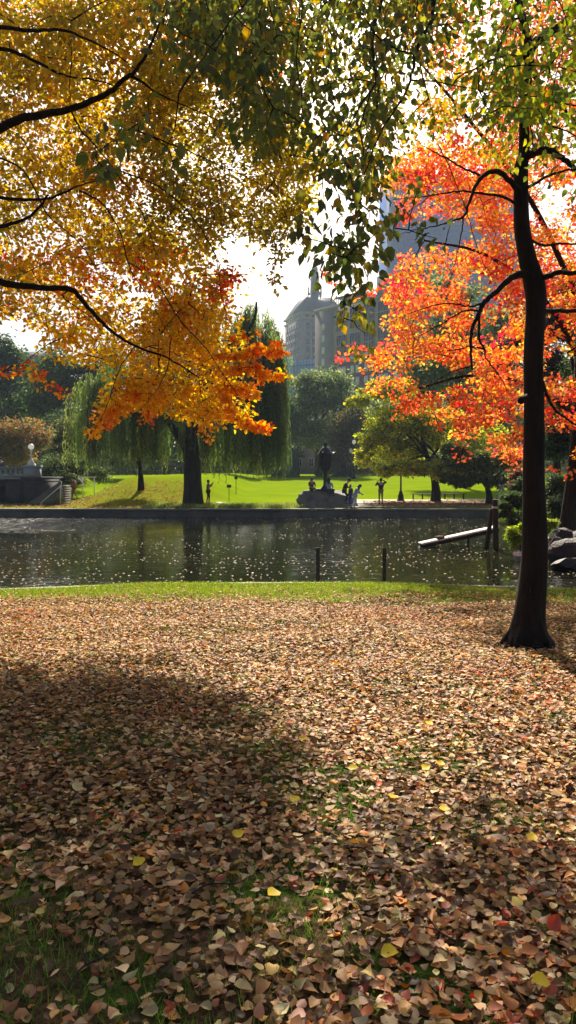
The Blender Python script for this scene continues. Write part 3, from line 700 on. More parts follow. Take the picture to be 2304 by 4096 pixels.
cc = [
 (clumps([(960, 660), (1010, 650), (1100, 640), (1170, 620), (1320, 590), (1500, 590), (1620, 620), (1620, 900), (1380, 880), (1250, 900), (1000, 900), (950, 890), (980, 860), (985, 770), (985, 700)], 21.5, 28, 215, .65, .35, 1.), 64, .52, .125, RED, [2.6, 3, 3.6, 3, .8, 2.2], SIMPLE),
 (clumps([(920, 890), (1380, 880), (1370, 1020), (1330, 1150), (1290, 1160), (1200, 1080), (1150, 1110), (1080, 1040), (1010, 1010), (930, 975)], 21, 27, 110, .7, .5, 2.), 54, .42, .125, RED, [3, 4, 4, 2.5, .8, .6], SIMPLE),
 (clumps([(1360, 960), (1600, 960), (1600, 1200), (1440, 1150), (1385, 1130)], 20, 25, 48, .5, .5, 3.), 46, .40, .13, RED, [4, 4, 3, 1.2, 1, .4], SIMPLE),
 (clumps([(1080, 230), (1200, 180), (1449, -90), (1620, -90), (1620, 600), (1200, 600), (1060, 470), (900, 500), (880, 470), (1040, 390)], 21.5, 28, 260, .65, .45, 4.), 62, .5, .125, RED, [2, 3, 4, 2.5, .6, 1], SIMPLE),
 (clumps([(990, -90), (1449, -90), (1449, 150), (1200, 230), (1020, 120)], 23, 29, 70, .6, .5, 5.), 50, .7, .12, [(.6, .14, .08), (.62, .25, .09), (.5, .08, .06)], [3, 3, 2], SIMPLE),
 (clumps([(760, -560), (1700, -560), (1700, -90), (1020, -90), (900, -250)], 24, 32, 110, .75, .4, 6.), 60, .7, .13, RED, [2, 3, 4, 2.5, .6, 1], SIMPLE),  # unseen treetop clumps over the frame, added to shade the foreground litter
 (clumps([(985, 400), (1290, 380), (1290, 600), (1200, 560), (1100, 530), (990, 560)], 21, 27, 66, .5, .6, 7.), 50, .42, .12, RED, [3, 3, 3, 1.5, 1, .6], SIMPLE),
 (np.array([list(a9(x, y, d)) for x, y, d in [(x, y, d + 5) for x, y, d in [(905, 740, 18), (925, 725, 18), (910, 880, 16.5), (893, 878, 16.5), (940, 730, 18), (820, 690, 17), (843, 712, 17), (1010, 430, 18), (1000, 1042, 17), (1160, 1150, 17), (1165, 1125, 17), (1110, 1075, 17), (1390, 1180, 16), (1438, 1190, 16), (1300, 1175, 17), (1280, 1150, 17), (980, 1000, 17), (860, 900, 17.5)]]]), 16, .26, .13, RED[:3], [3, 3, 1], SIMPLE),
]
b = MB(); twigs(np.vstack(SC), np.vstack([c[0] for c in cc]), 1.3, b, .03); tag(b.build('twigs', M['bark'], tc), kind='stuff')
crown_mesh('leaves', [leafset(c[0], c[1], c[2], c[3], c[4], c[5], .3, wr=.7) for c in cc], tc, M['leaf'], SIMPLE)

# ---------------------------------------------------------------- background trees
def tree(name, label, x, y, top, lobes, pal, wts, n=6000, size=.25, trunk=.25, mat='leaf', group=None, cat='tree', sub=36, subr=.36, bark='bark_grey', trunk_pts=None, limbs=8):
    """lobes: (px, py, rx_px, ry_px, Y) in view units, turned to ellipsoids of real size at Y"""
    g = gh(x, y); t = empty(name, (x, y, g)); tag(t, label, cat, group)
    off = np.array([x, y, g])
    n = int(n * 1.05); size *= 1.15
    L_ = []
    for (px, py, rx, ry, Yc) in lobes:
        c = np.array(a9(px, py, Yc)); s = K / F * Yc
        L_.append((c - off, np.array([rx * s, (rx + ry) * .5 * s * .85, ry * s])))
    vol = np.array([r.prod() ** (2 / 3) for c, r in L_]); vol = vol / vol.sum()
    Pn, Dn, Nn = [], [], []; cen = []
    for (c, r), v in zip(L_, vol):
        k = max(6, int(sub * len(L_) * v)); q = unit(rng.normal(0, 1, (k, 3))); q[:, 2] = np.where(q[:, 2] < -.3, q[:, 2] * .6, q[:, 2])
        cc_ = c + q * r * rng.uniform(.35, .88, (k, 1)); cen.append(cc_)
        per = int(n * v / k) + 1
        rr = subr * r.min() * rng.uniform(.6, 1.5, (k, 1))
        w = rng.normal(0, .55, (k * per, 3)); w[:, 2] *= .62
        P_ = np.repeat(cc_, per, 0) + w * np.repeat(rr, per, 0)
        Pn.append(P_); Dn.append(w + rng.normal(0, .5, w.shape) - [0, 0, .3]); Nn.append(rng.normal(0, .7, w.shape) + [0, 0, .5])
    Pn, Dn, Nn = np.vstack(Pn), np.vstack(Dn), np.vstack(Nn); k = Pn[:, 2] > .15; Pn, Dn, Nn = Pn[k], Dn[k], Nn[k]
    m_ = len(Pn); L = rng.uniform(.6, 1.3, m_) * size
    me = leaves_mesh('crown', Pn, unit(Dn), unit(Nn), L, L * .6, pick(pal, m_, .2, wts), fold=.2)
    link('crown', me, M[mat], t)
    if trunk:
        cen = np.vstack(cen); zt = np.array([c[2] for c, r in L_]).mean()
        b = MB()
        if trunk_pts is None:
            ctr = np.mean([c for c, r in L_], axis=0)
            trunk_pts = [(0, 0, -.2), (0, 0, zt * .25), (ctr[0] * .2, 0, zt * .6), (ctr[0] * .6, ctr[1] * .5, zt * 1.1)]
        Q, R2 = catmull(trunk_pts, [trunk * 1.5] + list(np.linspace(trunk, trunk * .3, len(trunk_pts) - 1)), 5)
        b.tube(Q, R2, k=10, wob=.06)
        for c in cen[rng.choice(len(cen), min(limbs, len(cen)), replace=False)]:
            s = Q[rng.integers(len(Q) // 2, len(Q))]
            mid = (s + c) / 2 + [0, 0, .15 * np.linalg.norm(c - s) * .5]
            q2, r2 = catmull([s, mid, c], [trunk * .42, trunk * .25, trunk * .08], 4); b.tube(q2, r2, k=6, cap=False)
        b.build('trunk', M[bark], t, smooth=True)
    return t

DKG = [(.045, .075, .025), (.07, .11, .035), (.03, .05, .02), (.11, .15, .04)]
MIDG = [(.13, .18, .07), (.19, .24, .09), (.09, .13, .05), (.27, .29, .12)]
YG = [(.38, .40, .05), (.52, .48, .06), (.24, .29, .045), (.62, .46, .07), (.11, .15, .03)]
DW = [4, 3, 3, 1.5]
tree('shade_tree', 'broad round grey-green tree behind the iron lantern in front of the hotel', a9(800, 1190, 112).x, 112, 0,
     [(800, 1000, 66, 76, 112), (740, 1045, 50, 66, 110), (860, 1040, 52, 76, 112), (790, 1100, 64, 50, 108), (845, 962, 52, 44, 113), (765, 975, 48, 44, 112), (720, 1100, 40, 50, 109)], MIDG, DW, 17000, .36, .45, sub=34)
tree('shade_tree', 'dark narrow tree beside the right edge of the willow', a9(705, 1190, 104).x, 104, 0,
     [(705, 1090, 34, 70, 104), (715, 1020, 26, 45, 105), (700, 1140, 36, 40, 103)], DKG, DW, 7000, .3, .3)
tree('shade_tree', 'brown-green tree in shade just left of the twin lamp globes', a9(865, 1190, 100).x, 100, 0,
     [(868, 1100, 42, 66, 101), (890, 1060, 36, 50, 103), (850, 1145, 36, 30, 99)], [(.10, .085, .03), (.14, .11, .035), (.07, .07, .03), (.05, .06, .025)], [3, 2, 3, 3], 9000, .3, .3)
tree('weeping_tree', 'yellow-green spreading tree over the bench on the far lawn', a9(1095, 1250, 57).x, 57, 0,
     [(1010, 1060, 100, 66, 58), (940, 1100, 48, 60, 57), (1000, 1135, 100, 56, 58), (1100, 1080, 100, 80, 58), (905, 1010, 42, 34, 59), (1200, 1110, 85, 66, 58), (980, 985, 70, 44, 60), (925, 1155, 38, 34, 57), (1060, 1175, 80, 44, 56), (990, 1180, 60, 34, 56), (1120, 1190, 50, 34, 56), (1170, 1180, 50, 40, 56)], YG, [3, 2.4, 3, 1., 1.2], 32000, .19, .3, sub=40, subr=.22, bark='bark')
tree('shade_tree', 'dark green low-branched tree between the yellow-green tree and the near trunk', a9(1240, 1240, 52).x, 53, 0,
     [(1165, 1165, 55, 42, 53), (1230, 1160, 60, 50, 53), (1130, 1205, 30, 22, 52), (1280, 1150, 40, 50, 53), (1200, 1205, 60, 22, 52), (1145, 1130, 40, 26, 53), (1250, 1215, 44, 22, 52), (1170, 1215, 40, 22, 52)], [(.06, .08, .02), (.11, .13, .03), (.18, .18, .04), (.035, .05, .015)], DW, 20000, .15, .22, sub=34, subr=.24, bark='bark')
# beyond the red maple
tree('shade_tree', 'tall green tree seen through the middle of the red maple', a9(1140, 1180, 84).x, 84, 0,
     [(1140, 900, 110, 150, 84), (1060, 980, 70, 90, 83), (1230, 950, 90, 140, 85), (1130, 740, 90, 70, 86), (1250, 820, 60, 80, 86)], MIDG, DW, 22000, .34, .4, sub=34)
tree('plum_tree', 'purple-leaved tree right of the dark trunk', a9(1400, 1200, 46).x, 46, 0,
     [(1410, 820, 70, 70, 46), (1240, 900, 50, 60, 47), (1400, 930, 55, 60, 45), (1330, 860, 60, 60, 46)], [(.10, .035, .05), (.07, .03, .04), (.12, .06, .06), (.06, .06, .04)], [3, 3, 2, 2], 15000, .16, .22, sub=30, bark='bark')
tree('conifer_tree', 'dark green tree at the right edge behind the rocks', a9(1445, 1210, 38).x, 38, 0,
     [(1450, 1050, 60, 120, 38), (1400, 1120, 50, 80, 38), (1500, 900, 60, 150, 39), (1420, 720, 60, 50, 41)], DKG, DW, 20000, .15, .25, sub=36, bark='bark')
tree('shade_tree', 'green tree behind the purple one near the right edge', a9(1520, 1200, 70).x, 70, 0,
     [(1440, 780, 90, 130, 70), (1520, 950, 90, 160, 70), (1380, 980, 70, 130, 70), (1330, 1090, 60, 80, 69)], MIDG, DW, 18000, .28, .35, sub=34)
# left side
tree('shade_tree', 'tall dark bluish tree at the left edge behind the bridge', a9(30, 1190, 105).x, 105, 0,
     [(30, 960, 60, 90, 105), (-30, 900, 50, 80, 106), (60, 1040, 60, 60, 103), (15, 880, 36, 50, 105)], DKG, DW, 14000, .34, .4, limbs=16)
tree('shade_tree', 'large dark tree between the bridge lamp and the willow', a9(170, 1190, 96).x, 96, 0,
     [(150, 950, 70, 80, 96), (220, 980, 60, 90, 97), (110, 1020, 60, 70, 95), (260, 920, 50, 70, 98), (190, 1080, 70, 60, 94)], DKG, DW, 18000, .34, .4)
tree('shade_tree', 'pale green tree mostly hidden behind the willow crown', a9(420, 1190, 100).x, 100, 0,
     [(400, 1050, 110, 90, 100), (520, 1080, 90, 80, 101), (330, 1100, 70, 60, 99), (620, 1100, 60, 80, 101)], MIDG, DW, 15000, .34, .4)
tree('shrub_tree', 'round orange-brown shrub tree behind the bridge parapet', a9(60, 1190, 72).x, 72, 0,
     [(50, 1095, 60, 48, 72), (100, 1110, 36, 36, 71), (0, 1110, 50, 50, 72), (30, 1150, 60, 30, 71)], [(.28, .16, .05), (.20, .15, .05), (.14, .13, .05), (.33, .13, .06)], [2, 3, 3, 1], 12000, .19, .15, cat='shrub', subr=.55)
tree('shrub_tree', 'olive green shrub tree right of the bridge lamp', a9(185, 1190, 70).x, 70, 0,
     [(190, 1090, 46, 50, 70), (150, 1130, 36, 40, 69), (220, 1060, 32, 26, 70), (215, 1140, 36, 36, 69)], [(.14, .15, .05), (.19, .18, .06), (.09, .11, .04), (.07, .09, .03)], [3, 2, 3, 2], 12000, .18, .15, cat='shrub')
tree('shrub', 'dense dark shrub beside the bridge steps', a9(150, 1215, 61).x, 61.5, 0,
     [(140, 1172, 46, 44, 62), (185, 1175, 48, 46, 62), (118, 1190, 30, 34, 61), (220, 1180, 40, 40, 63), (170, 1205, 50, 24, 60), (250, 1195, 34, 28, 62)], [(.06, .09, .03), (.10, .14, .04), (.03, .05, .02), (.25, .28, .1)], [3, 2, 3, .5], 9000, .15, .08, cat='shrub')
tree('young_tree', 'small tree with thin dark trunk left of the big willow trunk', a9(355, 1240, 57).x, 57, 0,
     [(340, 1140, 42, 40, 57), (380, 1110, 40, 44, 58), (320, 1090, 40, 40, 58)], [(.10, .12, .03), (.16, .16, .04), (.06, .08, .025)], [3, 2, 3], 6000, .15, .2, bark='bark')
for i, (px, Yc, w_, tp, pal_, lb) in enumerate([(60, 128, 130, 900, DKG, 'far dark tree row end behind the bridge'), (330, 132, 130, 960, DKG, 'far tree behind the left half of the willow'), (520, 130, 120, 980, DKG, 'far tree behind the middle of the willow'),
        (690, 134, 80, 1010, DKG, 'far tree behind the right edge of the willow'), (1000, 128, 130, 980, MIDG, 'far tree behind the twin lamps and the yellow-green tree'), (1230, 130, 130, 960, DKG, 'far tree beyond the lawn behind the red maple'), (1440, 128, 120, 980, DKG, 'far tree beyond the lawn at the right edge')]):
    h = 1195 - tp
    tree('background_tree', lb, a9(px, 1190, Yc).x, Yc, 0, [(px - w_ * .4, tp + h * .4, w_ * .5, h * .32, Yc), (px + w_ * .35, tp + h * .45, w_ * .5, h * .34, Yc + 2), (px, tp + h * .3, w_ * .45, h * .3, Yc), (px - w_ * .3, tp + h * .75, w_ * .55, h * .25, Yc - 1), (px + w_ * .4, tp + h * .78, w_ * .55, h * .22, Yc - 1)],
         pal_, DW, 9000, .5, .4, group='far trees behind the lawn', sub=30, limbs=5)
# shrubs on the rocky point
tree('shrub', 'dark feathery green shrub on the point left of the near trunk', 10.4, 31.5, 0,
     [(1290, 1260, 34, 34, 31), (1268, 1290, 22, 34, 30.5), (1310, 1225, 24, 22, 32), (1300, 1310, 30, 26, 30)], [(.05, .085, .03), (.08, .12, .045), (.03, .05, .02), (.14, .18, .07)], DW, 12000, .07, .04, cat='shrub', limbs=14)
tree('shrub', 'bright yellow-green shrub above the pale boulder', 8.35, 25.6, 0,
     [(1297, 1348, 20, 26, 25.6), (1313, 1332, 16, 20, 25.8), (1306, 1370, 20, 12, 25.4)], [(.26, .33, .04), (.34, .40, .05), (.15, .22, .03)], [3, 3, 2], 3400, .085, .02, cat='shrub', sub=18)
tree('shrub', 'small yellow-green shrub just right of the near trunk', 9.9, 26.2, 0,
     [(1388, 1318, 14, 16, 26), (1378, 1335, 10, 10, 26)], [(.26, .30, .05), (.34, .38, .08), (.12, .16, .04)], [3, 2, 3], 900, .075, .02, cat='shrub', sub=14)
tree('shrub', 'dark drooping shrub in shade right of the near trunk', 11.6, 30.5, 0,
     [(1400, 1215, 26, 30, 31), (1435, 1240, 26, 40, 31), (1395, 1270, 22, 30, 30), (1460, 1290, 30, 30, 30), (1420, 1290, 40, 30, 30), (1390, 1240, 30, 40, 31)], [(.05, .08, .03), (.09, .12, .05), (.03, .045, .02)], [3, 2, 3], 9000, .08, .04, cat='shrub', limbs=12)
tree('shrub', 'reddish-brown shrub behind the person in a dark jacket', a9(1305, 1230, 40).x, 40, 0,
     [(1305, 1200, 20, 22, 40), (1300, 1225, 22, 16, 39)], [(.20, .06, .05), (.14, .08, .05), (.3, .25, .1)], [3, 3, 1], 3000, .10, .03, cat='shrub', sub=18)

# ---------------------------------------------------------------- willow
def willow():
    x0 = a9(487, 1270, 51.5).x; g = gh(x0, 51.5)
    t = empty('willow_tree', (x0, 51.5, g)); tag(t, 'big weeping willow with long hanging strands on the far bank', 'tree')
    o = np.array([x0, 51.5, g])
    def q(x, y, Y=51.5): return np.array(a9(x, y, Y)) - o
    b = MB()
    Q, R2 = catmull([(0, 0, -.3), (0, 0, .25), q(485, 1210), q(482, 1140), q(478, 1095), q(500, 1040), q(540, 960), q(600, 860)], [1.0, .72, .6, .55, .5, .38, .26, .12], 5); b.tube(Q, R2, k=16, wob=.06)
    for pts, r in (([(484, 1150), (455, 1105), (425, 1060), (380, 1000), (320, 970)], .38), ([(480, 1100), (490, 1020), (470, 920), (450, 820)], .3), ([(500, 1060), (580, 1000), (640, 940), (680, 880)], .25), ([(425, 1060), (340, 1030), (260, 1000)], .18), ([(600, 880), (640, 800), (645, 760)], .13)):
        Q, R2 = catmull([q(*p) for p in pts], list(np.linspace(r, .07, len(pts))), 5); b.tube(Q, R2, k=8, wob=.06)
    b.build('trunk', M['bark_grey'], t, smooth=True)
    # lobes: centre, radii in view units, strand bottoms
    lobes = [(245, 985, 55, 55, 1140, 1190, 95, 50), (330, 960, 80, 90, 1110, 1190, 150, 52), (450, 880, 110, 120, 1080, 1170, 170, 53.5), (560, 900, 100, 120, 1140, 1195, 180, 53), (640, 850, 62, 95, 1130, 1195, 190, 52.5), (678, 900, 38, 70, 1140, 1200, 130, 50.5), (600, 1000, 90, 60, 1150, 1200, 130, 50), (300, 1040, 90, 40, 1130, 1185, 100, 50.5), (400, 1000, 90, 70, 1100, 1180, 110, 55)]
    Pn, D, C, L, W = [], [], [], [], []
    s = K / F * 52
    for (px, py, rx, ry, b0, b1, n, Yc) in lobes:
        c = q(px, py, Yc)
        for _ in range(int(n * .36)):
            th = rng.random() * 2 * pi; rr = rng.random() ** .5
            bx_, by_ = cos(th) * rr, sin(th) * rr
            low = rng.uniform(b0, b1) if rng.random() < .6 else rng.uniform(py + ry * .2, b1)
            bcol = pick([(.11, .16, .05), (.17, .22, .06), (.06, .09, .03), (.30, .33, .07)], 1, .15, [4, 3, 3, 1.1])
            for _s in range(rng.integers(4, 10)):
                dx = bx_ + rng.normal(0, .16 / (rx * s)); dy = by_ + rng.normal(0, .16 / (rx * s))
                z0 = c[2] + ry * s * math.sqrt(max(0, 1 - min(1, dx * dx + dy * dy))) * rng.uniform(.35, 1)
                sx = c[0] + dx * rx * s; sy = c[1] + dy * rx * s * .9
                bot = q(px, low, Yc)[2] + rng.normal(0, .35)
                if bot > z0 - .8: bot = z0 - .8
                ln = z0 - bot; k = int(ln / .105); tt = (np.arange(k) + rng.random(k)) / k
                ox = dx * .5 * (1 - np.exp(-tt * 4)) + .05 * np.sin(tt * 7 + th * 3) + rng.normal(0, .02, k)
                oy = dy * .5 * (1 - np.exp(-tt * 4)) + rng.normal(0, .03, k)
                z = z0 - tt * ln + .35 * (1 - np.exp(-tt * 10))
                Pn.append(np.stack([sx + ox, sy + oy, z], 1)); D.append(np.stack([rng.normal(0, .3, k), rng.normal(0, .3, k), -np.ones(k)], 1))
                C.append(np.repeat(bcol, k, 0) * (1 + rng.normal(0, .14, (k, 1)))); L.append(rng.uniform(.16, .32, k)); W.append(rng.uniform(.035, .07, k))
    Pn = np.vstack(Pn); n = len(Pn)
    me = leaves_mesh('crown', Pn, np.vstack(D), rng.normal(0, 1, (n, 3)), np.concatenate(L), np.concatenate(W), np.clip(np.vstack(C), .005, .9), fold=.1, shape=STRIP)
    link('crown', me, M['leaf'], t)
    # wispy upright tips at the top right
willow()

# ---------------------------------------------------------------- topiary and hedges on the far edge of the lawn
def dome(label, px0, px1, pyt, Yc, group='clipped evergreen domes across the lawn'):
    a = at(px0, 1890, Yc); c = at(px1, 1890, Yc); top = at((px0 + px1) / 2, pyt, Yc)
    x = (a.x + c.x) / 2; g = gh(x, Yc); r = (c.x - a.x) / 2; h = top.z - g
    n = 5200; u = unit(rng.normal(0, 1, (n, 3))); u[:, 2] = np.abs(u[:, 2])
    prof = np.stack([u[:, 0] * r, u[:, 1] * r, (u[:, 2] ** .8) * h], 1) * (1 + rng.normal(0, .018, (n, 1)))
    L = rng.uniform(.12, .24, n)
    Nn = unit(u / np.array([r, r, h]))
    D = unit(np.cross(Nn, rng.normal(0, 1, (n, 3))))
    me = leaves_mesh('dome_hedge', prof, D, Nn + rng.normal(0, .3, (n, 3)), L, L * .7, pick([(.035, .055, .02), (.05, .075, .025)], n, .2), fold=.2)
    o = link('clipped_evergreen', me, M['needle']); o.location = (x, Yc, g)
    tag(o, label, 'topiary', group)
dome('dark dome-shaped clipped evergreen standing alone left of the iron lantern', 1118, 1198, 1815, 100)
dome('dark dome-shaped clipped evergreen directly behind the iron lantern', 1266, 1362, 1812, 101)
dome('small clipped evergreen dome half hidden by the willow strands', 1086, 1120, 1838, 103)
dome('wide low clipped evergreen right of the lantern under the lamps', 1340, 1400, 1838, 106)
def hedge(label, px0, px1, pyt, Yc, pal, n=9000, ls=.2):
    a = at(px0, 1890, Yc); c = at(px1, 1890, Yc); g = gh(a.x, Yc); h = at(px0, pyt, Yc).z - g
    x = rng.uniform(0, c.x - a.x, n); y = rng.uniform(-.6, .6, n); z = rng.random(n) * h
    sh = rng.integers(0, 3, n); y = np.where(sh == 0, -.6 + rng.normal(0, .05, n), y); z = np.where(sh == 1, h + rng.normal(0, .06, n), z)
    L = rng.uniform(.6, 1.3, n) * ls
    me = leaves_mesh('hedge', np.stack([x, y, z], 1), rng.normal(0, 1, (n, 3)), rng.normal(0, 1, (n, 3)) + [0, -.5, .5], L, L * .6, pick(pal, n, .2), fold=.2)
    o = link('hedge', me, M['needle']); o.location = (a.x, Yc, g); tag(o, label, 'hedge')
hedge('low dark hedge along the lawn edge right of the lantern', 1385, 1800, 1868, 104, [(.05, .06, .03), (.08, .08, .04)])
hedge('low dark hedge along the lawn edge behind the willow', -100, 1112, 1845, 112, [(.04, .06, .025), (.07, .09, .04)], 26000, .28)
hedge('tall dark hedge screening the street behind the far trees', -200, 2500, 1800, 141, [(.03, .045, .02), (.05, .07, .03)], 40000, .5)
hedge('grey-green bed of low shrubs below the hotel at the far right', 1800, 2300, 1850, 92, [(.06, .09, .04), (.10, .12, .05)])
# shaggy grass strip along the far coping
def farstrip():
    n = 16000; x = rng.uniform(-9.5, 1.3, n); y = rng.uniform(48.5, 52.5, n); k = rng.random(n) < .5 + .5 * sn(x, y, x, 1.6); x, y = x[k], y[k]; n = len(x)
    me = leaves_mesh('bank_plants', np.stack([x, y, gz(x, y)], 1), unit(np.stack([rng.normal(0, .3, n), rng.normal(0, .3, n), np.ones(n)], 1)), rng.normal(0, 1, (n, 3)) * [1, 1, .1],
                     rng.uniform(.1, .34, n), .045, pick([(.20, .26, .05), (.12, .17, .04), (.3, .3, .1)], n, .2), fold=0, shape=STRIP)
    tag(link('bank_grass', me, M['grass']), 'shaggy green plants along the top of the far pond wall', 'plants', kind='stuff')
    n = 9000; x = rng.uniform(-20, 16, n); y = rng.uniform(48.3, 60, n); k = ((x > 5.5) & (y < 58)) | ((x < -7) & (rng.random(n) < .75)); x, y = x[k], y[k]; n = len(x)
    a = rng.random(n) * 6.28; L = rng.uniform(.08, .16, n)
    me = leaves_mesh('fallen_leaves', np.stack([x, y, gz(x, y) + .07], 1), np.stack([np.cos(a), np.sin(a), 0 * a], 1), rng.normal(0, .35, (n, 3)) + [0, 0, 1], L, L * .8,
                     pick([(.40, .22, .08), (.28, .13, .06), (.5, .32, .08), (.15, .08, .05)], n, .2), fold=.2)
    tag(link('fallen_leaves', me, M['leaf_dry']), 'scattered brown leaves under the trees on the far bank', 'fallen leaves', kind='stuff')
farstrip()

# ---------------------------------------------------------------- rocks
def rock(name, label, c, size, m, seed, sub=3, group=None, sharp=.28, flat_top=False):
    r_ = np.random.default_rng(seed)
    bm = bmesh.new(); bmesh.ops.create_icosphere(bm, subdivisions=sub, radius=1)
    planes = [(Vector(r_.normal(0, 1, 3)).normalized(), r_.uniform(.45, .8)) for _ in range(15)]
    for v in bm.verts:
        co = v.co.copy()
        for n_, d in planes:
            k = co.dot(n_) - d
            if k > 0: co -= n_ * k * .92
        co *= 1 + sharp * .18 * sin(co.x * 5 + seed) * sin(co.y * 6 + 1) + .02 * sin(co.z * 17 + co.x * 13)
        if flat_top and co.z > .62: co.z = .62 + (co.z - .62) * .15
        v.co = Vector((co.x * size[0], co.y * size[1], co.z * size[2]))
    me = bpy.data.meshes.new(name); bm.to_mesh(me); bm.free()
    o = link(name, me, m); o.location = c
    return tag(o, label, 'rock', group)
bz = gh(2.8, 49.8)
bc = at(1312, 2030, 49.6)
rock('granite_boulder', 'big grey granite boulder on the far bank carrying the iron lantern', (bc.x + .12, 50.1, -.50), (2.25, 1.4, 1.20), M['granite'], 3, 4, flat_top=True)
rock('boulder', 'pale sunlit boulder at the water below the yellow-green shrub', (at(2085, 2235, 24.8).x, 24.8, -1.32), (.36, .3, .34), M['palerock'], 8)
rk = [((2240, 2160, 24.5), (.55, .5, .42), 'dark flat rock topmost of the shore pile'), ((2225, 2190, 23.6), (.5, .45, .35), 'dark rock in the middle of the shore pile'),
      ((2285, 2215, 23.0), (.75, .5, .55), 'largest dark rock with a sloping face by the right edge'), ((2275, 2262, 22.3), (.55, .4, .26), 'low pale-edged rock nearest the water at the right edge'),
      ((2195, 2160, 25.0), (.22, .2, .2), 'small pale rock beside the right of the near trunk'), ((2200, 2215, 23.6), (.2, .18, .14), 'small stone at the waterline by the near trunk'),
      ((2120, 2200, 25.2), (.4, .35, .3), 'dark rock behind the near trunk at the water'), ((2310, 2175, 24.2), (.7, .5, .5), 'dark rock cut by the right edge of the view')]
for i, (p_, s, lb) in enumerate(rk):
    c = at(*p_); rock('rock', lb, (c.x, c.y, c.z), s, M['palerock'] if 'small pale' in lb or 'stone' in lb else M['darkrock'], 20 + i, 3, 'rocks along the right hand shore')

# ---------------------------------------------------------------- lantern
lc = at(1302, 1960, 49.7); lz = .23
lt = empty('garden_lantern', (lc.x, 49.8, lz)); tag(lt, 'dark iron Japanese garden lantern with upturned eaves on the granite boulder', 'lantern')
u = 49.8 / F   # metres per pixel there
b = MB(); b.box(-.62, .60, -.35, .35, -.02, .13); b.box(-.3, .3, -.3, .3, .13, .2); b.build('plinth', M['iron'], lt)
b = MB(); b.lathe([(.26, .2), (.22, .27), (.15, .36), (.13, .6), (.15, .75), (.13, .95), (.14, 1.1), (.2, 1.22), (.3, 1.34), (.34, 1.42)], k=12); b.build('column', M['iron'], lt, smooth=True)
b = MB(); b.lathe([(.36, 1.42), (.40, 1.48), (.37, 1.5), (.42, 1.7), (.43, 2.1), (.40, 2.32), (.46, 2.36), (.46, 2.40)], k=8)
for j in range(8):
    a = 2 * pi * j / 8; b.tube([(cos(a) * .42, sin(a) * .42, 1.5), (cos(a) * .435, sin(a) * .435, 2.34)], [.03, .03], k=5)
b.build('light_box', M['iron'], lt)
V = []; F_ = []; k = 24; prof = [(.58, 2.42), (.5, 2.47), (.43, 2.58), (.32, 2.76), (.18, 2.90), (.07, 2.95)]
for i, (r, z) in enumerate(prof):
    for j in range(k):
        a = 2 * pi * j / k; cn = max(0, cos(3 * a)) ** 3
        rr = r * (1 + (.22 * cn if i < 2 else 0)); zz = z + (.22 * cn if i == 0 else .07 * cn if i == 1 else 0)
        V.append((rr * cos(a), rr * sin(a), zz))
for j in range(k): V.append((.36 * cos(2 * pi * j / k), .36 * sin(2 * pi * j / k), 2.39))
for i in range(len(prof) - 1):
    for j in range(k): F_.append((i * k + j, i * k + (j + 1) % k, (i + 1) * k + (j + 1) % k, (i + 1) * k + j))
n0 = len(prof) * k
for j in range(k): F_.append((n0 + j, n0 + (j + 1) % k, (j + 1) % k, j))
F_.append(tuple(range(n0 - k, n0)))
b = MB(); b.add(V, F_); rf = b.build('roof', M['iron'], lt, smooth=True)
b = MB(); b.lathe([(.08, 2.92), (.13, 2.97), (.09, 3.02), (.14, 3.08), (.13, 3.14), (.06, 3.2), (.01, 3.27)], k=12); b.build('finial', M['iron'], rf, smooth=True)

# ---------------------------------------------------------------- posts, piles, ramp
def post(px, pyt, Yc, r, label, lean=0.):
    top = at(px, pyt, Yc); b = MB()
    b.tube([(lean * 1.3, 0, -2.6 - WATER), (0, 0, top.z - WATER - .02), (0, 0, top.z - WATER)], [r, r * .98, r * .75], k=10)
    o = b.build('mooring_post', M['pile'], smooth=False); o.location = (top.x, Yc, WATER)
    return o
tag(post(1272, 2190, 18.7, .052, ''), 'left of two thin dark posts standing in the pond', 'post', 'thin posts in the pond')
tag(post(1538, 2193, 18.7, .052, ''), 'right of two thin dark posts standing in the pond', 'post', 'thin posts in the pond')
# gangway
g0 = at(1672, 2180, 29.5); g1 = at(1990, 2122, 28.6)
gp = empty('gangway', (g0.x, 29.5, WATER)); tag(gp, 'sloping wooden gangway dipping into the pond beside the timber piles', 'gangway')
L_ = (g1 - Vector((g0.x, 29.5, WATER + .06))); n = L_.normalized()
ang = math.atan2(L_.z, L_.x); ln = L_.length
Mx = Matrix.Rotation(-ang, 4, 'Y')
b = MB(); kx = int(ln / .14)
for i in range(kx): b.box(.1 + i * ln / kx, .1 + (i + 1) * ln / kx - .012, -.42, .42, .06 + .003 * (i % 2), .10 + .003 * (i % 2), Mx)
b.build('deck_boards', M['plank'], gp)
b = MB()
for y in (-.40, .34): b.box(.15, ln + .08, y, y + .06, -.07, .055, Mx)
b.build('stringers', M['pile'], gp)
for xx in (ln * .62,):
    b = MB(); b.tube([(xx, -.3, -.9), (xx, -.3, xx * sin(ang) + .05)], [.05, .05], k=8); b.build('support_post', M['pile'], gp)
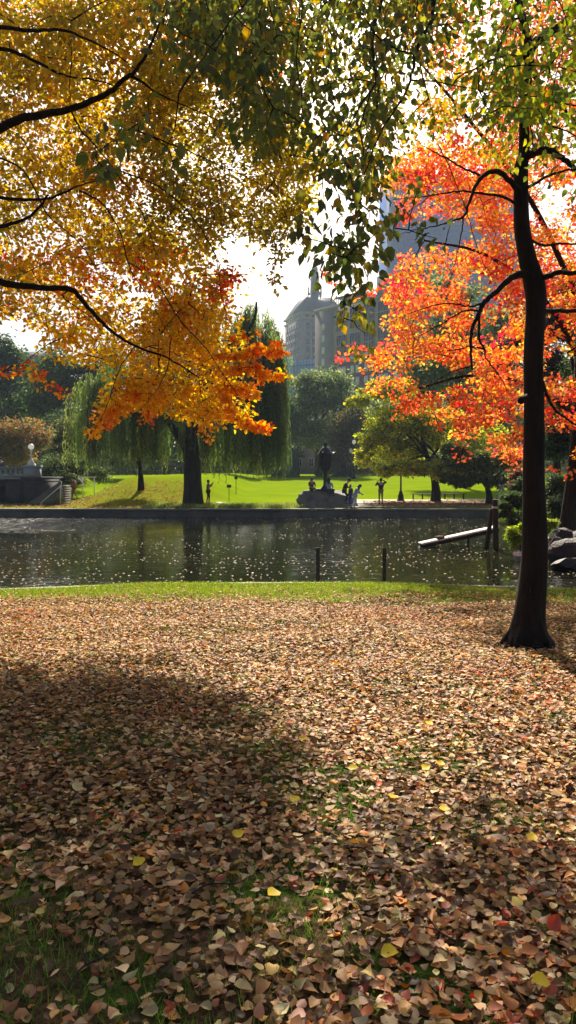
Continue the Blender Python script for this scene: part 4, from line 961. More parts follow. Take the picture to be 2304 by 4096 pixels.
def pile(px, pyt, px2, Yc, r, label, band=False):
    top = at(px, pyt, Yc); bot = at(px2, 2196, Yc)
    t = empty('timber_pile', (bot.x, Yc, WATER)); tag(t, label, 'pile', 'timber piles holding the gangway')
    d = top.x - bot.x; h = top.z - WATER; b = MB()
    b.tube([(-d * .6, 0, -1.2), (0, 0, 0), (d * .5, 0, h * .5), (d, 0, h - .03), (d, 0, h)], [r * 1.05, r, r, r * .95, r * .8], k=12, wob=.03); b.build('post', M['pile'], t, smooth=True)
    if band:
        b = MB(); b.tube([(d, 0, h - .34), (d, 0, h - .27)], [r * 1.12, r * 1.12], k=12); b.build('collar', M['steel'], t)
pile(1980, 1998, 1984, 28.5, .105, 'upright dark timber pile with a pale collar near its top', True)
pile(1968, 2035, 1946, 28.9, .085, 'leaning dark timber pile just left of the upright one')
# duck
dk = at(1762, 2158, 29.3); dt = empty('duck', (dk.x, 29.3, dk.z)); tag(dt, 'small dark duck resting on the low end of the gangway', 'duck')
def ico(c, r, sub=2):
    bm = bmesh.new(); bmesh.ops.create_icosphere(bm, subdivisions=sub, radius=1)
    V = [(v.co.x * r[0] + c[0], v.co.y * r[1] + c[1], v.co.z * r[2] + c[2]) for v in bm.verts]; F_ = [tuple(v.index for v in f.verts) for f in bm.faces]; bm.free(); return V, F_
V = []; R2 = []
Q, R2 = catmull([(-.24, 0, .12), (-.16, 0, .09), (-.05, 0, .07), (.08, 0, .08), (.13, 0, .14), (.15, 0, .2), (.19, 0, .225)], [.01, .05, .085, .07, .04, .035, .03], 5)
b = MB(); b.tube(Q, R2, k=10); b.build('body', pmat('duck_plumage', (.16, .12, .09), .7, var=.5, scale=20), dt, smooth=True)
b = MB(); b.tube([(.2, 0, .222), (.25, 0, .212)], [.014, .008], k=6); b.build('bill', pmat('bill', (.5, .35, .05)), dt)

# ---------------------------------------------------------------- lamps
m, nt, out = newmat('frosted_globe'); p = N(nt, 'ShaderNodeBsdfPrincipled', Roughness=.3); p.inputs['Base Color'].default_value = (.85, .85, .85, 1); p.inputs['Subsurface Weight'].default_value = 0.
tr = N(nt, 'ShaderNodeBsdfTranslucent'); tr.inputs[0].default_value = (.9, .9, .92, 1); mx = N(nt, 'ShaderNodeMixShader', Fac=.5)
nt.links.new(p.outputs[0], mx.inputs[1]); nt.links.new(tr.outputs[0], mx.inputs[2]); nt.links.new(mx.outputs[0], out.inputs[0]); M['globe'] = m
def acorn_lamp(px, pyc, Yc, label, s=1.):
    c = at(px, pyc, Yc); g = gh(c.x, Yc); h = c.z - g
    t = empty('street_lamp', (c.x, Yc, g)); tag(t, label, 'lamp', 'acorn globe lamps along the park paths')
    b = MB(); b.lathe([(.3, -.05), (.3, .12), (.24, .16), (.22, .5), (.14, .62), (.16, .7), (.085, .85)], k=12); b.build('base', M['black'], t, smooth=False)
    b = MB(); b.lathe([(.075, .85), (.06, h * .6), (.045, h - .42), (.09, h - .36), (.06, h - .3), (.14, h - .26)], k=10); b.build('post', M['black'], t, smooth=True)
    b = MB(); b.lathe([(.1, h - .26), (.2, h - .12), (.235, h + .03), (.19, h + .19), (.1, h + .30)], k=14); gl = b.build('globe', M['globe'], t, smooth=True)
    b = MB(); b.lathe([(.12, h + .29), (.09, h + .36), (.03, h + .42), (.015, h + .5)], k=10); b.build('finial', M['black'], gl)
acorn_lamp(1416, 1769, 94, 'taller of two white acorn lamps left of the yellow-green tree')
acorn_lamp(1403, 1803, 96.5, 'lower more distant white acorn lamp left of the yellow-green tree')
acorn_lamp(1605, 1750, 58.2, 'lamp post with bell base half hidden in the yellow-green tree')

# ---------------------------------------------------------------- bench
bc = at(1690, 1972, 60.5); g = gh(bc.x, 60.5)
t = empty('park_bench', (bc.x, 60.5, g + .05)); tag(t, 'long backless park bench on the far path right of the lamp base', 'bench')
b = MB()
for i in range(4): b.box(-.95, .95, -.2 + i * .105, -.2 + i * .105 + .085, .42, .46)
b.build('seat', pmat('bench_slats', (.14, .12, .10), .7), t)
for x in (-.75, .0, .75):
    b = MB(); b.box(x - .03, x + .03, -.17, .17, .36, .417); b.box(x - .03, x + .03, -.17, -.12, 0, .36); b.box(x - .03, x + .03, .12, .17, 0, .36); b.build('leg', M['black'], t)
t = empty('park_bench', (t.location.x + 2.6, 60.7, g + .05)); tag(t, 'second park bench mostly hidden behind the tree trunk on the far path', 'bench')
b = MB()
for i in range(4): b.box(-.95, .95, -.2 + i * .105, -.2 + i * .105 + .085, .42, .46)
b.build('seat', bpy.data.materials['bench_slats'], t)
for x in (-.75, .0, .75):
    b = MB(); b.box(x - .03, x + .03, -.17, .17, .36, .417); b.box(x - .03, x + .03, -.17, -.12, 0, .36); b.box(x - .03, x + .03, .12, .17, 0, .36); b.build('leg', M['black'], t)

# signs on the lawn
def stake(px, pyt, pyb, Yc, label, kind):
    top = at(px, pyt, Yc); g = gh(top.x, Yc); h = top.z - g
    t = empty('lawn_sign', (top.x, Yc, g)); tag(t, label, 'sign')
    b = MB(); b.box(-.025, .025, -.02, .02, -.05, h); b.build('stake', M['black'], t)
    b = MB()
    if kind: b.box(-.17, .17, -.035, -.022, h - .2, h + .02)
    else: b.box(-.14, .14, -.035, -.022, h * .62, h * .72)
    b.build('panel', M['black'], t)
stake(916, 1940, 0, 57, 'small dark sign on a stake in the lawn right of the willow', 1)
stake(944, 1880, 0, 66, 'thin dark stake with a short crosspiece on the far lawn', 0)

# ---------------------------------------------------------------- bridge and steps at left
br = empty('footbridge', (-20.2, 55, -.88)); tag(br, 'stone footbridge end with pale pierced parapet at the left edge', 'bridge')
U = 55 / F
def bx(px): return (px - 1152) * U + 20.2
def bzz(py): return (HOR - py) * U + 1.6 + .88
b = MB()
b.box(bx(95), bx(172), -.05, 5, -.3, bzz(1918)); b.box(bx(20), bx(95), .12, 5, -.3, bzz(1918))
b.box(bx(-260), bx(20), .15, 5, bzz(1945), bzz(1918)); b.box(bx(90), bx(178), -.10, 5.05, bzz(1930), bzz(1924)); b.box(bx(86), bx(182), -.16, 5.1, bzz(1917.9), bzz(1909))
for r in range(5): b.box(bx(97), bx(170), -.075, -.052, bzz(2008 - r * 16), bzz(2008 - r * 16 + 2.5) + .08)
b.box(bx(-420), bx(-260), .12, 5, -.3, bzz(1918))
b.box(bx(-260), bx(20), 2.2, 2.4, -.3, bzz(1945) - .003); b.build('abutment_and_arch_shade', M['brownstone'], br)  # first box: dark panel added inside the open arch for the shade under it
b = MB(); b.box(bx(-420), bx(92), .02, .28, bzz(1908.9), bzz(1900)); b.box(bx(-420), bx(92), .02, .28, bzz(1874), bzz(1867)); b.box(bx(-420), bx(92), -.12, .5, bzz(1917.5), bzz(1909))
x = bx(-420)
while x < bx(90):
    z0, z1 = bzz(1900), bzz(1874)
    for a_, c_ in ((0, 1), (1, 0)):
        b.tube([(x, .15, z0 if a_ == 0 else z1), (x + .34, .15, z1 if a_ == 0 else z0)], [.035, .035], k=5)
    b.tube([(x + .17, .15, z0), (x + .17, .15, z1)], [.028, .028], k=5)
    x += .36
b.build('parapet', M['bridge'], br)
b = MB(); b.box(bx(95), bx(158), -.08, .5, bzz(1908.8), bzz(1870)); b.box(bx(91), bx(163), -.14, .56, bzz(1869.9), bzz(1863)); b.build('pier', M['bridge'], br)
pl = at(126, 1863, 55.2); g0 = bzz(1863) - .88
lp = empty('bridge_lamp', (pl.x, 55.2, g0)); tag(lp, 'white globe lamp on the stone pier of the footbridge', 'lamp')
gz1 = at(126, 1787, 55.2).z - g0
b = MB(); b.box(-.25, .25, -.2, .2, 0.002, .16); b.lathe([(.24, .16), (.2, .3), (.12, .42), (.1, .5)], k=10); b.build('base', M['white'], lp)
b = MB(); b.lathe([(.08, .5), (.055, .8), (.05, gz1 - .42), (.1, gz1 - .36), (.06, gz1 - .28), (.11, gz1 - .21)], k=10); b.build('post', M['white'], lp, smooth=True)
V, F_ = ico((0, 0, gz1), (.215, .215, .22), 3); b = MB(); b.add(V, F_); b.build('globe', M['globe'], lp, smooth=True)
# steps with sloping wall
st = empty('stone_steps', (bx(172) - 20.2, 53.2, -.86)); tag(st, 'stone steps with dark sloping side wall beside the footbridge', 'steps')
w_ = 105 * U; hh = 1.35
b = MB()
for i in range(8): b.box(i * w_ / 8, w_, 0, 2.2, i * hh / 8, (i + 1) * hh / 8 - .002)
b.build('treads', M['wall'], st)
b = MB(); b.add([(-.25, -.35, 0), (w_ + .02, -.35, 0), (w_ + .02, -.35, hh + .25), (w_, -.35, hh + .3), (-.25, -.35, .2), (-.25, -.02, 0), (w_ + .02, -.02, 0), (w_ + .02, -.02, hh + .25), (w_, -.02, hh + .3), (-.25, -.02, .2)],
                [(0, 1, 2, 3, 4), (9, 8, 7, 6, 5), (0, 4, 9, 5), (4, 3, 8, 9), (3, 2, 7, 8), (2, 1, 6, 7), (0, 5, 6, 1)]); b.build('side_wall', M['wall'], st)
b = MB(); b.tube([(.7, -.9, .15), (w_ * 1.1, -.9, hh + .0)], [.035, .035], k=6); b.tube([(.75, -.9, -.1), (.75, -.9, .18)], [.025, .025], k=6); b.tube([(w_ * 1.08, -.9, .1), (w_ * 1.08, -.9, hh - .02)], [.025, .025], k=6); b.build('handrail', M['steel'], st)
ws = at(345, 1908, 57.5)
wb = empty('white_barrier', (ws.x, 57.5, gh(ws.x, 57.5))); tag(wb, 'white barrier rail by the top of the steps', 'barrier')
hz = ws.z - wb.location.z
b = MB(); b.box(-.6, .75, -.03, .03, hz - .06, hz + .03); b.build('rail', M['white'], wb)
b = MB(); b.tube([(-.62, -.05, hz), (-.1, -.05, hz - .7)], [.04, .04], k=6); b.tube([(.6, 0, -.1), (.6, 0, hz - .065)], [.04, .04], k=6); b.tube([(-.3, 0, -.1), (-.3, 0, hz - .065)], [.04, .04], k=6); b.build('leg', M['white'], wb)

# ---------------------------------------------------------------- people
def skinmesh(name, verts, edges, radii, m, parent, sub=1, root=0):
    me = bpy.data.meshes.new(name); me.from_pydata([tuple(v) for v in verts], edges, [])
    o = bpy.data.objects.new(name, me); col.objects.link(o)
    md = o.modifiers.new('s', 'SKIN'); sv = me.skin_vertices[0].data
    for i, r in enumerate(radii): sv[i].radius = (r, r) if not isinstance(r, tuple) else r; sv[i].use_root = (i == root)
    o.modifiers.new('u', 'SUBSURF').levels = sub
    dg = bpy.context.evaluated_depsgraph_get(); e = o.evaluated_get(dg)
    m2 = bpy.data.meshes.new_from_object(e); bpy.data.objects.remove(o); bpy.data.meshes.remove(me)
    m2.name = name
    return link(name, m2, m, parent, smooth=True)
def cloth(n, c): 
    return pmat('cloth_' + n, c, .85, var=.15, scale=12)
def person(loc, rz, label, pose='stand', h=1.72, top=(.02, .02, .025), legs=(.02, .02, .03), hair=(.02, .015, .012), topname='dark', longhair=False, skirt=False):
    s = h / 1.75
    t = empty('person', loc, rz); tag(t, label, 'person')
    # local: +x right side, -y forward
    J = dict(pel=(0, 0, .95), sp=(0, .0, 1.15), ch=(0, 0, 1.36), nk=(0, -.01, 1.5), hd=(0, -.03, 1.6), ht=(0, -.02, 1.70),
             sl=(-.19, 0, 1.41), el=(-.25, .03, 1.13), wl=(-.24, -.06, .89), sr=(.19, 0, 1.41), er=(.25, .03, 1.13), wr=(.24, -.06, .89),
             hl=(-.09, 0, .9), kl=(-.10, -.02, .5), al=(-.10, .03, .09), tl=(-.11, -.13, .04), hr=(.09, 0, .9), kr=(.10, -.02, .5), ar=(.11, .03, .09), tr=(.12, -.13, .04))
    if pose == 'sit':
        dz = -.47
        for k in ('pel', 'sp', 'ch', 'nk', 'hd', 'ht', 'sl', 'el', 'wl', 'sr', 'er', 'wr', 'hl', 'hr'): a = J[k]; J[k] = (a[0], a[1] + .0, a[2] + dz)
        J['wl'] = (-.12, -.34, .55); J['wr'] = (.12, -.34, .55); J['el'] = (-.26, -.08, .68); J['er'] = (.26, -.08, .68)
        J['kl'] = (-.12, -.42, .46); J['kr'] = (.12, -.42, .46); J['al'] = (-.12, -.42, .09); J['ar'] = (.12, -.42, .09); J['tl'] = (-.13, -.58, .04); J['tr'] = (.13, -.58, .04)
    if pose == 'lean':
        for k, dy, dz in (('pel', .1, -.12), ('sp', .08, -.13), ('ch', 0, -.16), ('nk', -.08, -.17), ('hd', -.17, -.2), ('ht', -.2, -.22), ('sl', 0, -.16), ('sr', 0, -.16), ('hl', .1, -.12), ('hr', .1, -.12)):
            a = J[k]; J[k] = (a[0], a[1] + dy, a[2] + dz)
        J['el'] = (-.25, -.1, .99); J['wl'] = (-.1, -.34, 1.08); J['er'] = (.25, -.1, .99); J['wr'] = (.1, -.34, 1.08)
        J['kl'] = (-.1, -.12, .46); J['kr'] = (.1, -.08, .46)
    if pose == 'photo':
        J['el'] = (-.42, -.08, 1.47); J['wl'] = (-.2, -.24, 1.62); J['er'] = (.36, -.1, 1.25); J['wr'] = (.14, -.3, 1.52)
    if pose == 'shoot':
        J['el'] = (-.26, -.16, 1.24); J['wl'] = (-.08, -.34, 1.5); J['er'] = (.26, -.16, 1.24); J['wr'] = (.08, -.34, 1.5)
        J['kl'] = (-.22, -.04, .5); J['al'] = (-.32, .02, .09); J['tl'] = (-.36, -.12, .04)
        J['kr'] = (.2, -.02, .5); J['ar'] = (.28, .06, .09); J['tr'] = (.32, -.08, .04)
    if pose == 'walk':
        J['kl'] = (-.1, -.2, .52); J['al'] = (-.1, -.25, .1); J['tl'] = (-.1, -.42, .07); J['kr'] = (.1, .08, .5); J['ar'] = (.1, .36, .16); J['tr'] = (.1, .24, .05)
        J['wl'] = (-.25, .14, .93); J['wr'] = (.25, -.25, .98)
    if pose == 'bend':
        for k, dy, dz in (('sp', -.04, 0), ('ch', -.16, -.04), ('nk', -.24, -.07), ('hd', -.31, -.1), ('ht', -.37, -.1), ('sl', -.15, -.05), ('sr', -.15, -.05)):
            a = J[k]; J[k] = (a[0], a[1] + dy, a[2] + dz)
        J['el'] = (-.26, -.26, 1.12); J['wl'] = (-.14, -.45, 1.02); J['er'] = (.26, -.26, 1.12); J['wr'] = (.14, -.45, 1.02)
        J['kl'] = (-.1, -.1, .5); J['al'] = (-.1, .02, .09); J['kr'] = (.1, .05, .5); J['ar'] = (.1, .28, .12); J['tr'] = (.1, .16, .04)
    names = list(J); V = [Vector(J[k]) * s for k in names]; ix = {k: i for i, k in enumerate(names)}
    R = dict(pel=.12, sp=.115, ch=.13, nk=.055, hd=.092, ht=.07, sl=.06, el=.042, wl=.028, sr=.06, er=.042, wr=.028, hl=.085, kl=.055, al=.04, tl=.035, hr=.085, kr=.055, ar=.04, tr=.035)
    rad = [R[k] * s for k in names]
    E = [(ix[a], ix[b_]) for a, b_ in (('pel', 'sp'), ('sp', 'ch'), ('ch', 'nk'), ('nk', 'hd'), ('hd', 'ht'), ('ch', 'sl'), ('sl', 'el'), ('el', 'wl'), ('ch', 'sr'), ('sr', 'er'), ('er', 'wr'), ('pel', 'hl'), ('hl', 'kl'), ('kl', 'al'), ('al', 'tl'), ('pel', 'hr'), ('hr', 'kr'), ('kr', 'ar'), ('ar', 'tr'))]
    # hands: palm then five short fingers
    for w_, e_ in (('wl', 'el'), ('wr', 'er')):
        d = (V[ix[w_]] - V[ix[e_]]).normalized(); sd = d.cross(Vector((0, 1, .3))).normalized()
        V.append(V[ix[w_]] + d * .07 * s); rad.append(.03 * s); pi_ = len(V) - 1; E.append((ix[w_], pi_))
        for f in range(4):
            V.append(V[pi_] + d * (.085 - .008 * abs(f - 1.4)) * s + sd * (f - 1.5) * .024 * s); rad.append(.0095 * s); E.append((pi_, len(V) - 1))
        V.append(V[pi_] + d * .02 * s + sd * -.062 * s); rad.append(.011 * s); E.append((pi_, len(V) - 1))
    # nose
    fwd = Vector((0, -1, 0)) if pose not in ('bend', 'lean') else Vector((0, -.85, -.5)).normalized()
    skinmesh('body', V, E, rad, M['skin'], t, 1, ix['pel'])
    hd = Vector(J['hd']) * s; ht = Vector(J['ht']) * s
    def sub(keys, edges, rmul, nm, colr, root, ext=None):
        vv = [Vector(J[k]) * s for k in keys]; ii = {k: i for i, k in enumerate(keys)}
        return skinmesh(nm, vv, [(ii[a], ii[b_]) for a, b_ in edges], [R[k] * s * rmul for k in keys], colr, t, 1, ii[root])
    mt = cloth(topname, top); ml = cloth('legs', legs)
    sub(['pel', 'sp', 'ch', 'sl', 'el', 'wl', 'sr', 'er', 'wr'], [('pel', 'sp'), ('sp', 'ch'), ('ch', 'sl'), ('sl', 'el'), ('el', 'wl'), ('ch', 'sr'), ('sr', 'er'), ('er', 'wr')], 1.28, 'jacket', mt, 'sp')
    sub(['pel', 'hl', 'kl', 'al', 'hr', 'kr', 'ar'], [('pel', 'hl'), ('hl', 'kl'), ('kl', 'al'), ('pel', 'hr'), ('hr', 'kr'), ('kr', 'ar')], 1.22, 'trousers', ml, 'pel')
    for a, b_ in (('al', 'tl'), ('ar', 'tr')):
        A_, B_ = Vector(J[a]) * s, Vector(J[b_]) * s
        skinmesh('shoe', [A_ + Vector((0, .04, -.045)) * s, (A_ + B_) / 2 + Vector((0, 0, -.02)), B_], [(0, 1), (1, 2)], [.045 * s, .045 * s, .038 * s], M['black'], t, 1)
    V2, F2 = ico(tuple((hd * .35 + ht * .65) - fwd * .025 * s), (.105 * s, .115 * s, .115 * s), 2)
    b = MB(); b.add([v for v in V2], F2)
    if longhair: b.tube([tuple(ht - fwd * .06), tuple(hd - fwd * .1 + Vector((0, 0, -.06))), tuple(hd - fwd * .1 + Vector((0, 0, -.28 * s)))], [.08 * s, .10 * s, .06 * s], k=10)
    b.build('hair', cloth('hair', hair), t, smooth=True)
    b = MB(); V2, F2 = ico(tuple(hd + fwd * .105 * s), (.014 * s, .02 * s, .02 * s), 1); b.add(V2, F2); b.build('nose', M['skin'], t, smooth=True)
    for sx in (-1, 1):
        b = MB(); V2, F2 = ico(tuple(hd + Vector((sx * .095, .01, 0)) * s), (.014 * s, .02 * s, .03 * s), 1); b.add(V2, F2); b.build('ear', M['skin'], t, smooth=True)
    return t
def pat(px, pyf, Y, **kw):
    q = at(px, 1990, Y); return (q.x, Y, gh(q.x, Y) + .05)
def on(px, py, Y): q = at(px, py, Y); return (q.x, Y, q.z)
person(on(1247, 1978, 49.9), .3, 'seated person with long dark hair on the left top of the boulder', 'sit', 1.55, (.16, .09, .09), (.02, .02, .03), longhair=True)
person(on(1316, 1984, 49.0), 2.6, 'person in pale blue top sitting on the boulder in front of the lantern', 'sit', 1.6, (.30, .38, .55), (.03, .04, .1), topname='blue', longhair=True)
person(on(1384, 2014, 49.2), 1.45, 'man in black jacket leaning on the right end of the boulder, head bowed', 'lean', 1.85, (.012, .012, .014), (.02, .02, .025))
person(on(1402, 2022, 49.4), -1.0, 'small dark-clothed person between the man in black and the pale blue one', 'stand', 1.38, (.02, .025, .06), (.05, .09, .28))
person(on(1420, 2035, 48.5), 1.25, 'person in pale blue top and light trousers stepping along the wall edge', 'bend', 1.66, (.36, .42, .62), (.5, .5, .68), topname='paleblue', longhair=True)
person(on(1523, 2016, 52.5), 3.3, 'man in dark jacket and tan trousers raising his arms to take a photo', 'photo', 1.8, (.02, .025, .04), (.22, .16, .11))
person(on(833, 2013, 51.5), 1.9, 'person in pink top and black trousers standing astride beside the willow trunk', 'shoot', 1.6, (.40, .22, .19), (.015, .015, .02))
person(on(297, 1996, 54.5), -1.9, 'person in reddish clothes walking near the foot of the steps', 'walk', 1.6, (.28, .12, .10), (.20, .10, .10))
person(on(4, 1921, 56.5), .5, 'person in dark blue on the footbridge at the left edge', 'stand', 1.7, (.03, .04, .12), (.03, .03, .05))
person(on(2008, 1996, 50.5), -1.5, 'person in dark jacket and pale skirt on the right by the shrubs', 'walk', 1.68, (.015, .02, .025), (.35, .40, .55), longhair=True)

# ---------------------------------------------------------------- buildings
M['limestone'] = pmat('limestone', (.21, .205, .21), .85, var=.12, scale=.3)
M['slate'] = pmat('roof_slate', (.07, .08, .10), .6, var=.12, scale=.3)
M['stone2'] = pmat('hotel_stone', (.22, .20, .19), .85, var=.1, scale=.3)
M['brick'] = pmat('hotel_brick', (.14, .05, .042), .9, var=.2, scale=.6)
M['winframe'] = pmat('window_frame', (.6, .6, .6), .6, var=.05)
M['winglass'] = pmat('window_glass', (.5, .54, .58), .3, var=.3, scale=.2, spec=.8)  # pale tone puts the reflected sky into the pane colour
M['darkglass'] = pmat('dark_window', (.012, .014, .018), .2, var=.3, scale=.2, spec=.6)
M['cyan'] = pmat('sky_blue_glass', (.16, .33, .46), .12, var=.15, scale=.05, spec=.9)
M['bluetower'] = pmat('tower_glass', (.02, .10, .34), .45, var=.2, scale=.02, spec=.3)
M['mullion'] = pmat('mullion', (.04, .09, .2), .4, var=.05)

def rotz(a): return Matrix.Rotation(a, 4, 'Z')
# tower with pyramid roof and spire
c = at(1257, 1880, 450); bt = empty('tower_building', (c.x, 450, .8), radians(20)); tag(bt, 'grey stone tower with stepped pyramid roof and tall thin spire', 'building')
s_ = 13.6; zr = 91.
b = MB(); b.box(-s_, s_, -s_, s_, -2, zr - 4); b.box(-s_ - .6, s_ + .6, -s_ - .6, s_ + .6, zr - 4, zr - 3); b.box(-s_ + .4, s_ - .4, -s_ + .4, s_ - .4, zr - 3, zr - 1.2); b.box(-s_ - .9, s_ + .9, -s_ - .9, s_ + .9, zr - 1.2, zr)
for side in range(4):
    R4 = rotz(side * pi / 2)
    for i in range(7): x = -s_ + 2 + i * (2 * s_ - 4) / 6; b.box(x - .35, x + .35, -s_ - .35, -s_ - .003, 0, zr - 8, R4)
b.build('wall', M['limestone'], bt)
def sqlathe(mb, prof):
    V = []
    for r, z in prof:
        for sx, sy in ((-1, -1), (1, -1), (1, 1), (-1, 1)): V.append((sx * r, sy * r, z))
    F_ = []
    for i in range(len(prof) - 1):
        for j in range(4): F_.append((i * 4 + j, i * 4 + (j + 1) % 4, (i + 1) * 4 + (j + 1) % 4, (i + 1) * 4 + j))
    F_.append((3, 2, 1, 0)); n = (len(prof) - 1) * 4; F_.append((n, n + 1, n + 2, n + 3)); mb.add(V, F_)
b = MB(); sqlathe(b, [(s_ + .3, zr + .02), (9.2, zr + 8.2), (7.6, zr + 10.4), (4.6, zr + 11.6), (3.2, zr + 13.0), (2.8, zr + 14.5)]); rf = b.build('roof', M['slate'], bt)
b = MB(); sqlathe(b, [(2.3, zr + 14.5), (2.0, zr + 16), (1.9, zr + 26), (1.5, zr + 26.4), (1.4, zr + 29), (.7, zr + 29.6), (.6, zr + 32.5), (.18, zr + 34), (.10, zr + 54)])
for sx in (-1, 1):
    for sy in (-1, 1): b.box(sx * 2.9 - .35, sx * 2.9 + .35, sy * 2.9 - .35, sy * 2.9 + .35, zr + 13, zr + 18)
b.build('spire', M['limestone'], rf)
def windows(parent, xs, zs, w, h, y, R4, m, maxn=90, frame=None):
    """each window a part"""
    for z in zs:
        for x in xs:
            b = MB(); b.box(x - w / 2, x + w / 2, y - .12, y - .004, z, z + h, R4); f = b.build('window', frame or M['winframe'], parent)
            b = MB(); b.box(x - w / 2 + .12, x - .05, y - .15, y - .121, z + .12, z + h - .12, R4); b.box(x + .05, x + w / 2 - .12, y - .15, y - .121, z + .12, z + h - .12, R4); b.build('pane', m, f)
# tower windows: two faces seen (south-west face and south face)
xsT = [-s_ + 2 + (i + .5) * (2 * s_ - 4) / 6 for i in range(6)]
for side in (0, 3):
    R4 = rotz(side * pi / 2)
    windows(bt, xsT[:6] if side == 3 else xsT[:4], [zr - 9 - 4.6 * k for k in range(8)], 1.9, 3.0, -s_, R4, M['darkglass'], frame=M['slate'])
    b = MB()
    for x in xsT: b.box(x - 1.0, x + 1.0, -s_ + .38, -s_ + .396, zr - 2.8, zr - 1.5, R4)
    b.build('attic_windows', M['darkglass'], bt)

# hotel
x1, y1 = at(1261, 1880, 282).x, 282; x2, y2 = at(1534, 1880, 256).x, 256
ang = math.atan2(y2 - y1, x2 - x1); Lh = math.hypot(x2 - x1, y2 - y1) + 14
ht_ = empty('hotel_building', (x1, y1, .8), ang); tag(ht_, 'stone and brown brick hotel block with rows of paired windows', 'building')
top = at(1261, 1251, 282).z - .8; zb = top - 19.5
b = MB(); b.box(0, 9.2, -.3, 20, -2, top); b.box(9.2, Lh, 0, 20, zb, top); b.box(-.4, Lh + .4, -.75, 20.4, top + .002, top + 1.0); b.box(9.2, Lh, -.35, -.003, zb - .6, zb + .25); b.box(9.2, Lh, -.22, -.003, top - 9.2, top - 8.7)
b.box(14, 22, 4, 12, top + 1.002, top + 4.2); b.box(26, Lh - 2, 5, 16, top + 1.002, top + 9)
b.build('stone_wall', M['stone2'], ht_)
b = MB(); b.box(9.2, Lh, 0.02, 20, -2, zb - .002); b.build('brick_wall', M['brick'], ht_)
b = MB(); b.box(10, 20, .5, 8, top + 3.4, top + 3.9)
for i in range(9): b.box(10.3 + i * 1.1, 10.45 + i * 1.1, .5, .7, top + 1.0, top + 3.4)
b.build('roof_pergola', M['black'], ht_)
I4 = Matrix.Identity(4)
fl = [top - 7.2 - 4.25 * k for k in range(8)]
windows(ht_, [4.6], fl, 1.5, 2.5, -.3, I4, M['winglass'])
xsH = []
x = 12.6
while x < Lh - 3: xsH += [x, x + 2.5]; x += 6.7
windows(ht_, xsH, fl[3:8], 1.7, 2.8, 0, I4, M['winglass'])
# upper floors: tall glazed bays
xb = 11.
while xb < Lh - 5:
    b = MB(); b.box(xb + .3, xb + 5.2, -.16, -.004, top - 8.4, top - 1.3); f = b.build('bay_window', M['darkglass'], ht_)
    b = MB()
    for k in range(5): b.box(xb + .3 + k * 1.21, xb + .42 + k * 1.21, -.22, -.161, top - 8.4, top - 1.3)
    b.box(xb + .3, xb + 5.2, -.24, -.221, top - 5.0, top - 4.6); b.build('frame', M['stone2'], f)
    b = MB(); b.box(xb + .3, xb + 5.2, -.16, -.004, top - 17.5, top - 10.2); f = b.build('bay_window', M['darkglass'], ht_)
    b = MB()
    for k in range(5): b.box(xb + .3 + k * 1.21, xb + .42 + k * 1.21, -.22, -.161, top - 17.5, top - 10.2)
    b.box(xb + .3, xb + 5.2, -.24, -.221, top - 14.2, top - 13.8); b.build('frame', M['stone2'], f)
    xb += 6.7
# low glass block
gx0 = at(1128, 1880, 310); gx1 = at(1275, 1880, 300); zt = at(1261, 1434, 300).z
gb = empty('glass_building', (gx0.x, 310, .8), math.atan2(-10, gx1.x - gx0.x)); tag(gb, 'low pale blue glass building left of the hotel, above the round tree', 'building')
Lg = math.hypot(gx1.x - gx0.x, 10)
b = MB(); b.box(0, Lg, 0, 12, -2, zt - .8); b.build('glass_wall', M['cyan'], gb)
b = MB()
for i in range(13): x = i * Lg / 12; b.box(x - .06, x + .06, -.14, -.003, -1, zt - .8)
for z in np.arange(zt - 21, zt - 1, 3.6): b.box(0, Lg, -.12, -.004, z, z + .25)
b.build('mullions', M['mullion'], gb)
# blue glass tower
t0 = at(1566, 1880, 520); t1 = at(2080, 1880, 540); zt = at(1566, 690, 520).z
tw = empty('glass_tower', (t0.x, 520, .8), math.atan2(20, t1.x - t0.x)); tag(tw, 'tall blue glass office tower seen through the red maple leaves', 'building')
Lt = t1.x - t0.x
b = MB(); b.box(0, Lt, 0, 30, -2, zt); b.build('glass_wall', M['bluetower'], tw)
b = MB()
for z in np.arange(6, zt, 3.9): b.box(0, Lt, -.22, -.004, z, z + .5)
b.build('floor_bands', M['mullion'], tw)
b = MB()
for i in range(31): x = i * Lt / 30; b.box(x - .12, x + .12, -.32, -.225, 0, zt)
b.build('mullions', M['mullion'], tw)
# pale low house behind the lantern
hs = at(1225, 1880, 132); hb = empty('brick_house', (hs.x, 132, .9)); tag(hb, 'pinkish brick townhouse low behind the trees left of the lantern', 'building')
M['pinkbrick'] = pmat('pink_brick', (.34, .25, .23), .9, var=.12, scale=1.5)
b = MB(); b.box(-2.2, 4.6, 0, 8, -1, 7.5); b.build('wall', M['pinkbrick'], hb)
windows(hb, [-1.2, .9, 3.0], [1.2, 4.2], 1.0, 1.6, 0, I4, M['darkglass'])
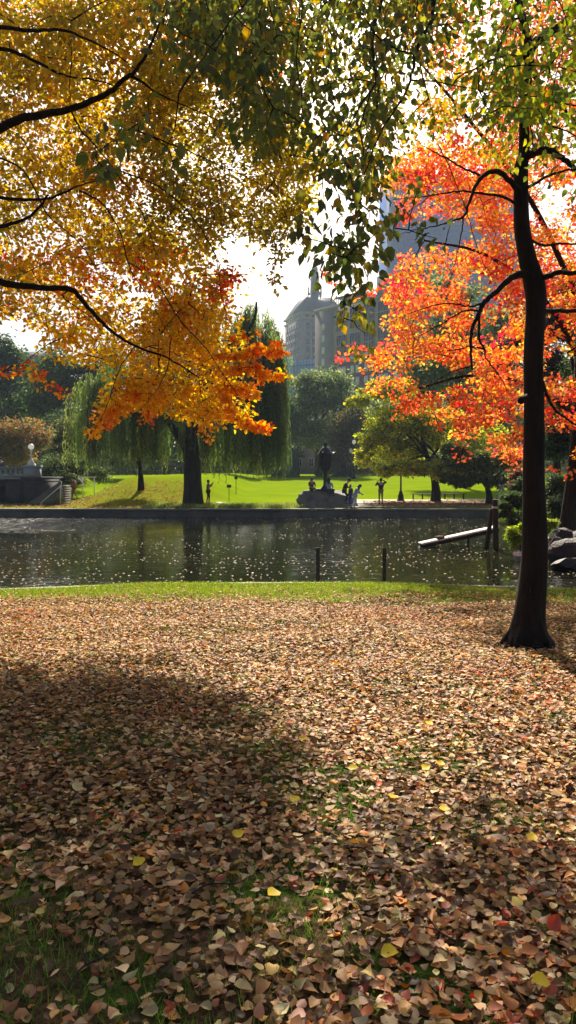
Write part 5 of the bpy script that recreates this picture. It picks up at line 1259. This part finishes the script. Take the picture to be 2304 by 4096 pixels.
# far left block in the haze
fb = at(60, 1880, 260); lb = empty('apartment_building', (fb.x, 260, .8), -.2); tag(lb, 'hazy grey apartment block behind the trees at the left edge', 'building')
b = MB(); b.box(-16, 16, 0, 14, -2, 37); b.build('wall', M['limestone'], lb)
b = MB(); b.add([(-16.5, -.5, 37.01), (16.5, -.5, 37.01), (16.5, 14.5, 37.01), (-16.5, 14.5, 37.01), (-12, 5, 42), (12, 5, 42), (12, 9, 42), (-12, 9, 42)], [(0, 1, 5, 4), (1, 2, 6, 5), (2, 3, 7, 6), (3, 0, 4, 7), (4, 5, 6, 7), (3, 2, 1, 0)]); b.build('roof', M['slate'], lb)
windows(lb, [-13 + i * 3.7 for i in range(8)], [8 + 4 * k for k in range(7)], 1.5, 2.2, 0, I4, M['darkglass'])

# ---------------------------------------------------------------- air, sky, sun
SUN_EL, SUN_AZ = 39.0, 2.0     # azimuth measured from +Y toward +X
HAZE = .00028
m, nt, out = newmat('haze_air'); pv = N(nt, 'ShaderNodeVolumePrincipled'); pv.inputs['Color'].default_value = (.62, .78, 1, 1); pv.inputs['Density'].default_value = HAZE; pv.inputs['Anisotropy'].default_value = .2
nt.links.new(pv.outputs[0], out.inputs['Volume'])
b = MB(); b.box(-1450, 1450, -60, 1550, -4, 225); hz = b.build('haze', m); tag(hz, kind='stuff', label='thin pale blue haze in the air over the park and city', cat='haze')

wd = bpy.data.worlds.new('World'); sc.world = wd; wd.use_nodes = True; nt = wd.node_tree; nt.nodes.clear()
sk = nt.nodes.new('ShaderNodeTexSky'); sk.sky_type = 'NISHITA'; sk.sun_disc = False; sk.sun_elevation = radians(SUN_EL); sk.sun_rotation = radians(SUN_AZ)
sk.dust_density = 4.5; sk.air_density = 1.0; sk.ozone_density = 1.0
bg = nt.nodes.new('ShaderNodeBackground'); bg.inputs[1].default_value = .05; wo = nt.nodes.new('ShaderNodeOutputWorld')
nt.links.new(sk.outputs[0], bg.inputs[0]); nt.links.new(bg.outputs[0], wo.inputs[0])
ld = bpy.data.lights.new('sun', 'SUN'); ld.energy = 5.0; ld.angle = radians(.53); ld.color = (1, .89, .74)
lo = bpy.data.objects.new('sun', ld); col.objects.link(lo)
sv = Vector((sin(radians(SUN_AZ)) * cos(radians(SUN_EL)), cos(radians(SUN_AZ)) * cos(radians(SUN_EL)), sin(radians(SUN_EL))))
lo.rotation_euler = sv.to_track_quat('Z', 'Y').to_euler()

sc.view_settings.view_transform = 'Standard'; sc.view_settings.look = 'None'; sc.view_settings.exposure = 1.15; sc.view_settings.gamma = 1.0
cy = sc.cycles
sc.render.engine = 'CYCLES'
cy.max_bounces = 7; cy.diffuse_bounces = 3; cy.glossy_bounces = 3; cy.transmission_bounces = 6; cy.volume_bounces = 0; cy.transparent_max_bounces = 6
cy.sample_clamp_indirect = 6.0; cy.caustics_reflective = False; cy.caustics_refractive = False
cy.use_denoising = True
try: cy.denoiser = 'OPENIMAGEDENOISE'; cy.denoising_input_passes = 'RGB_ALBEDO_NORMAL'
except Exception: pass
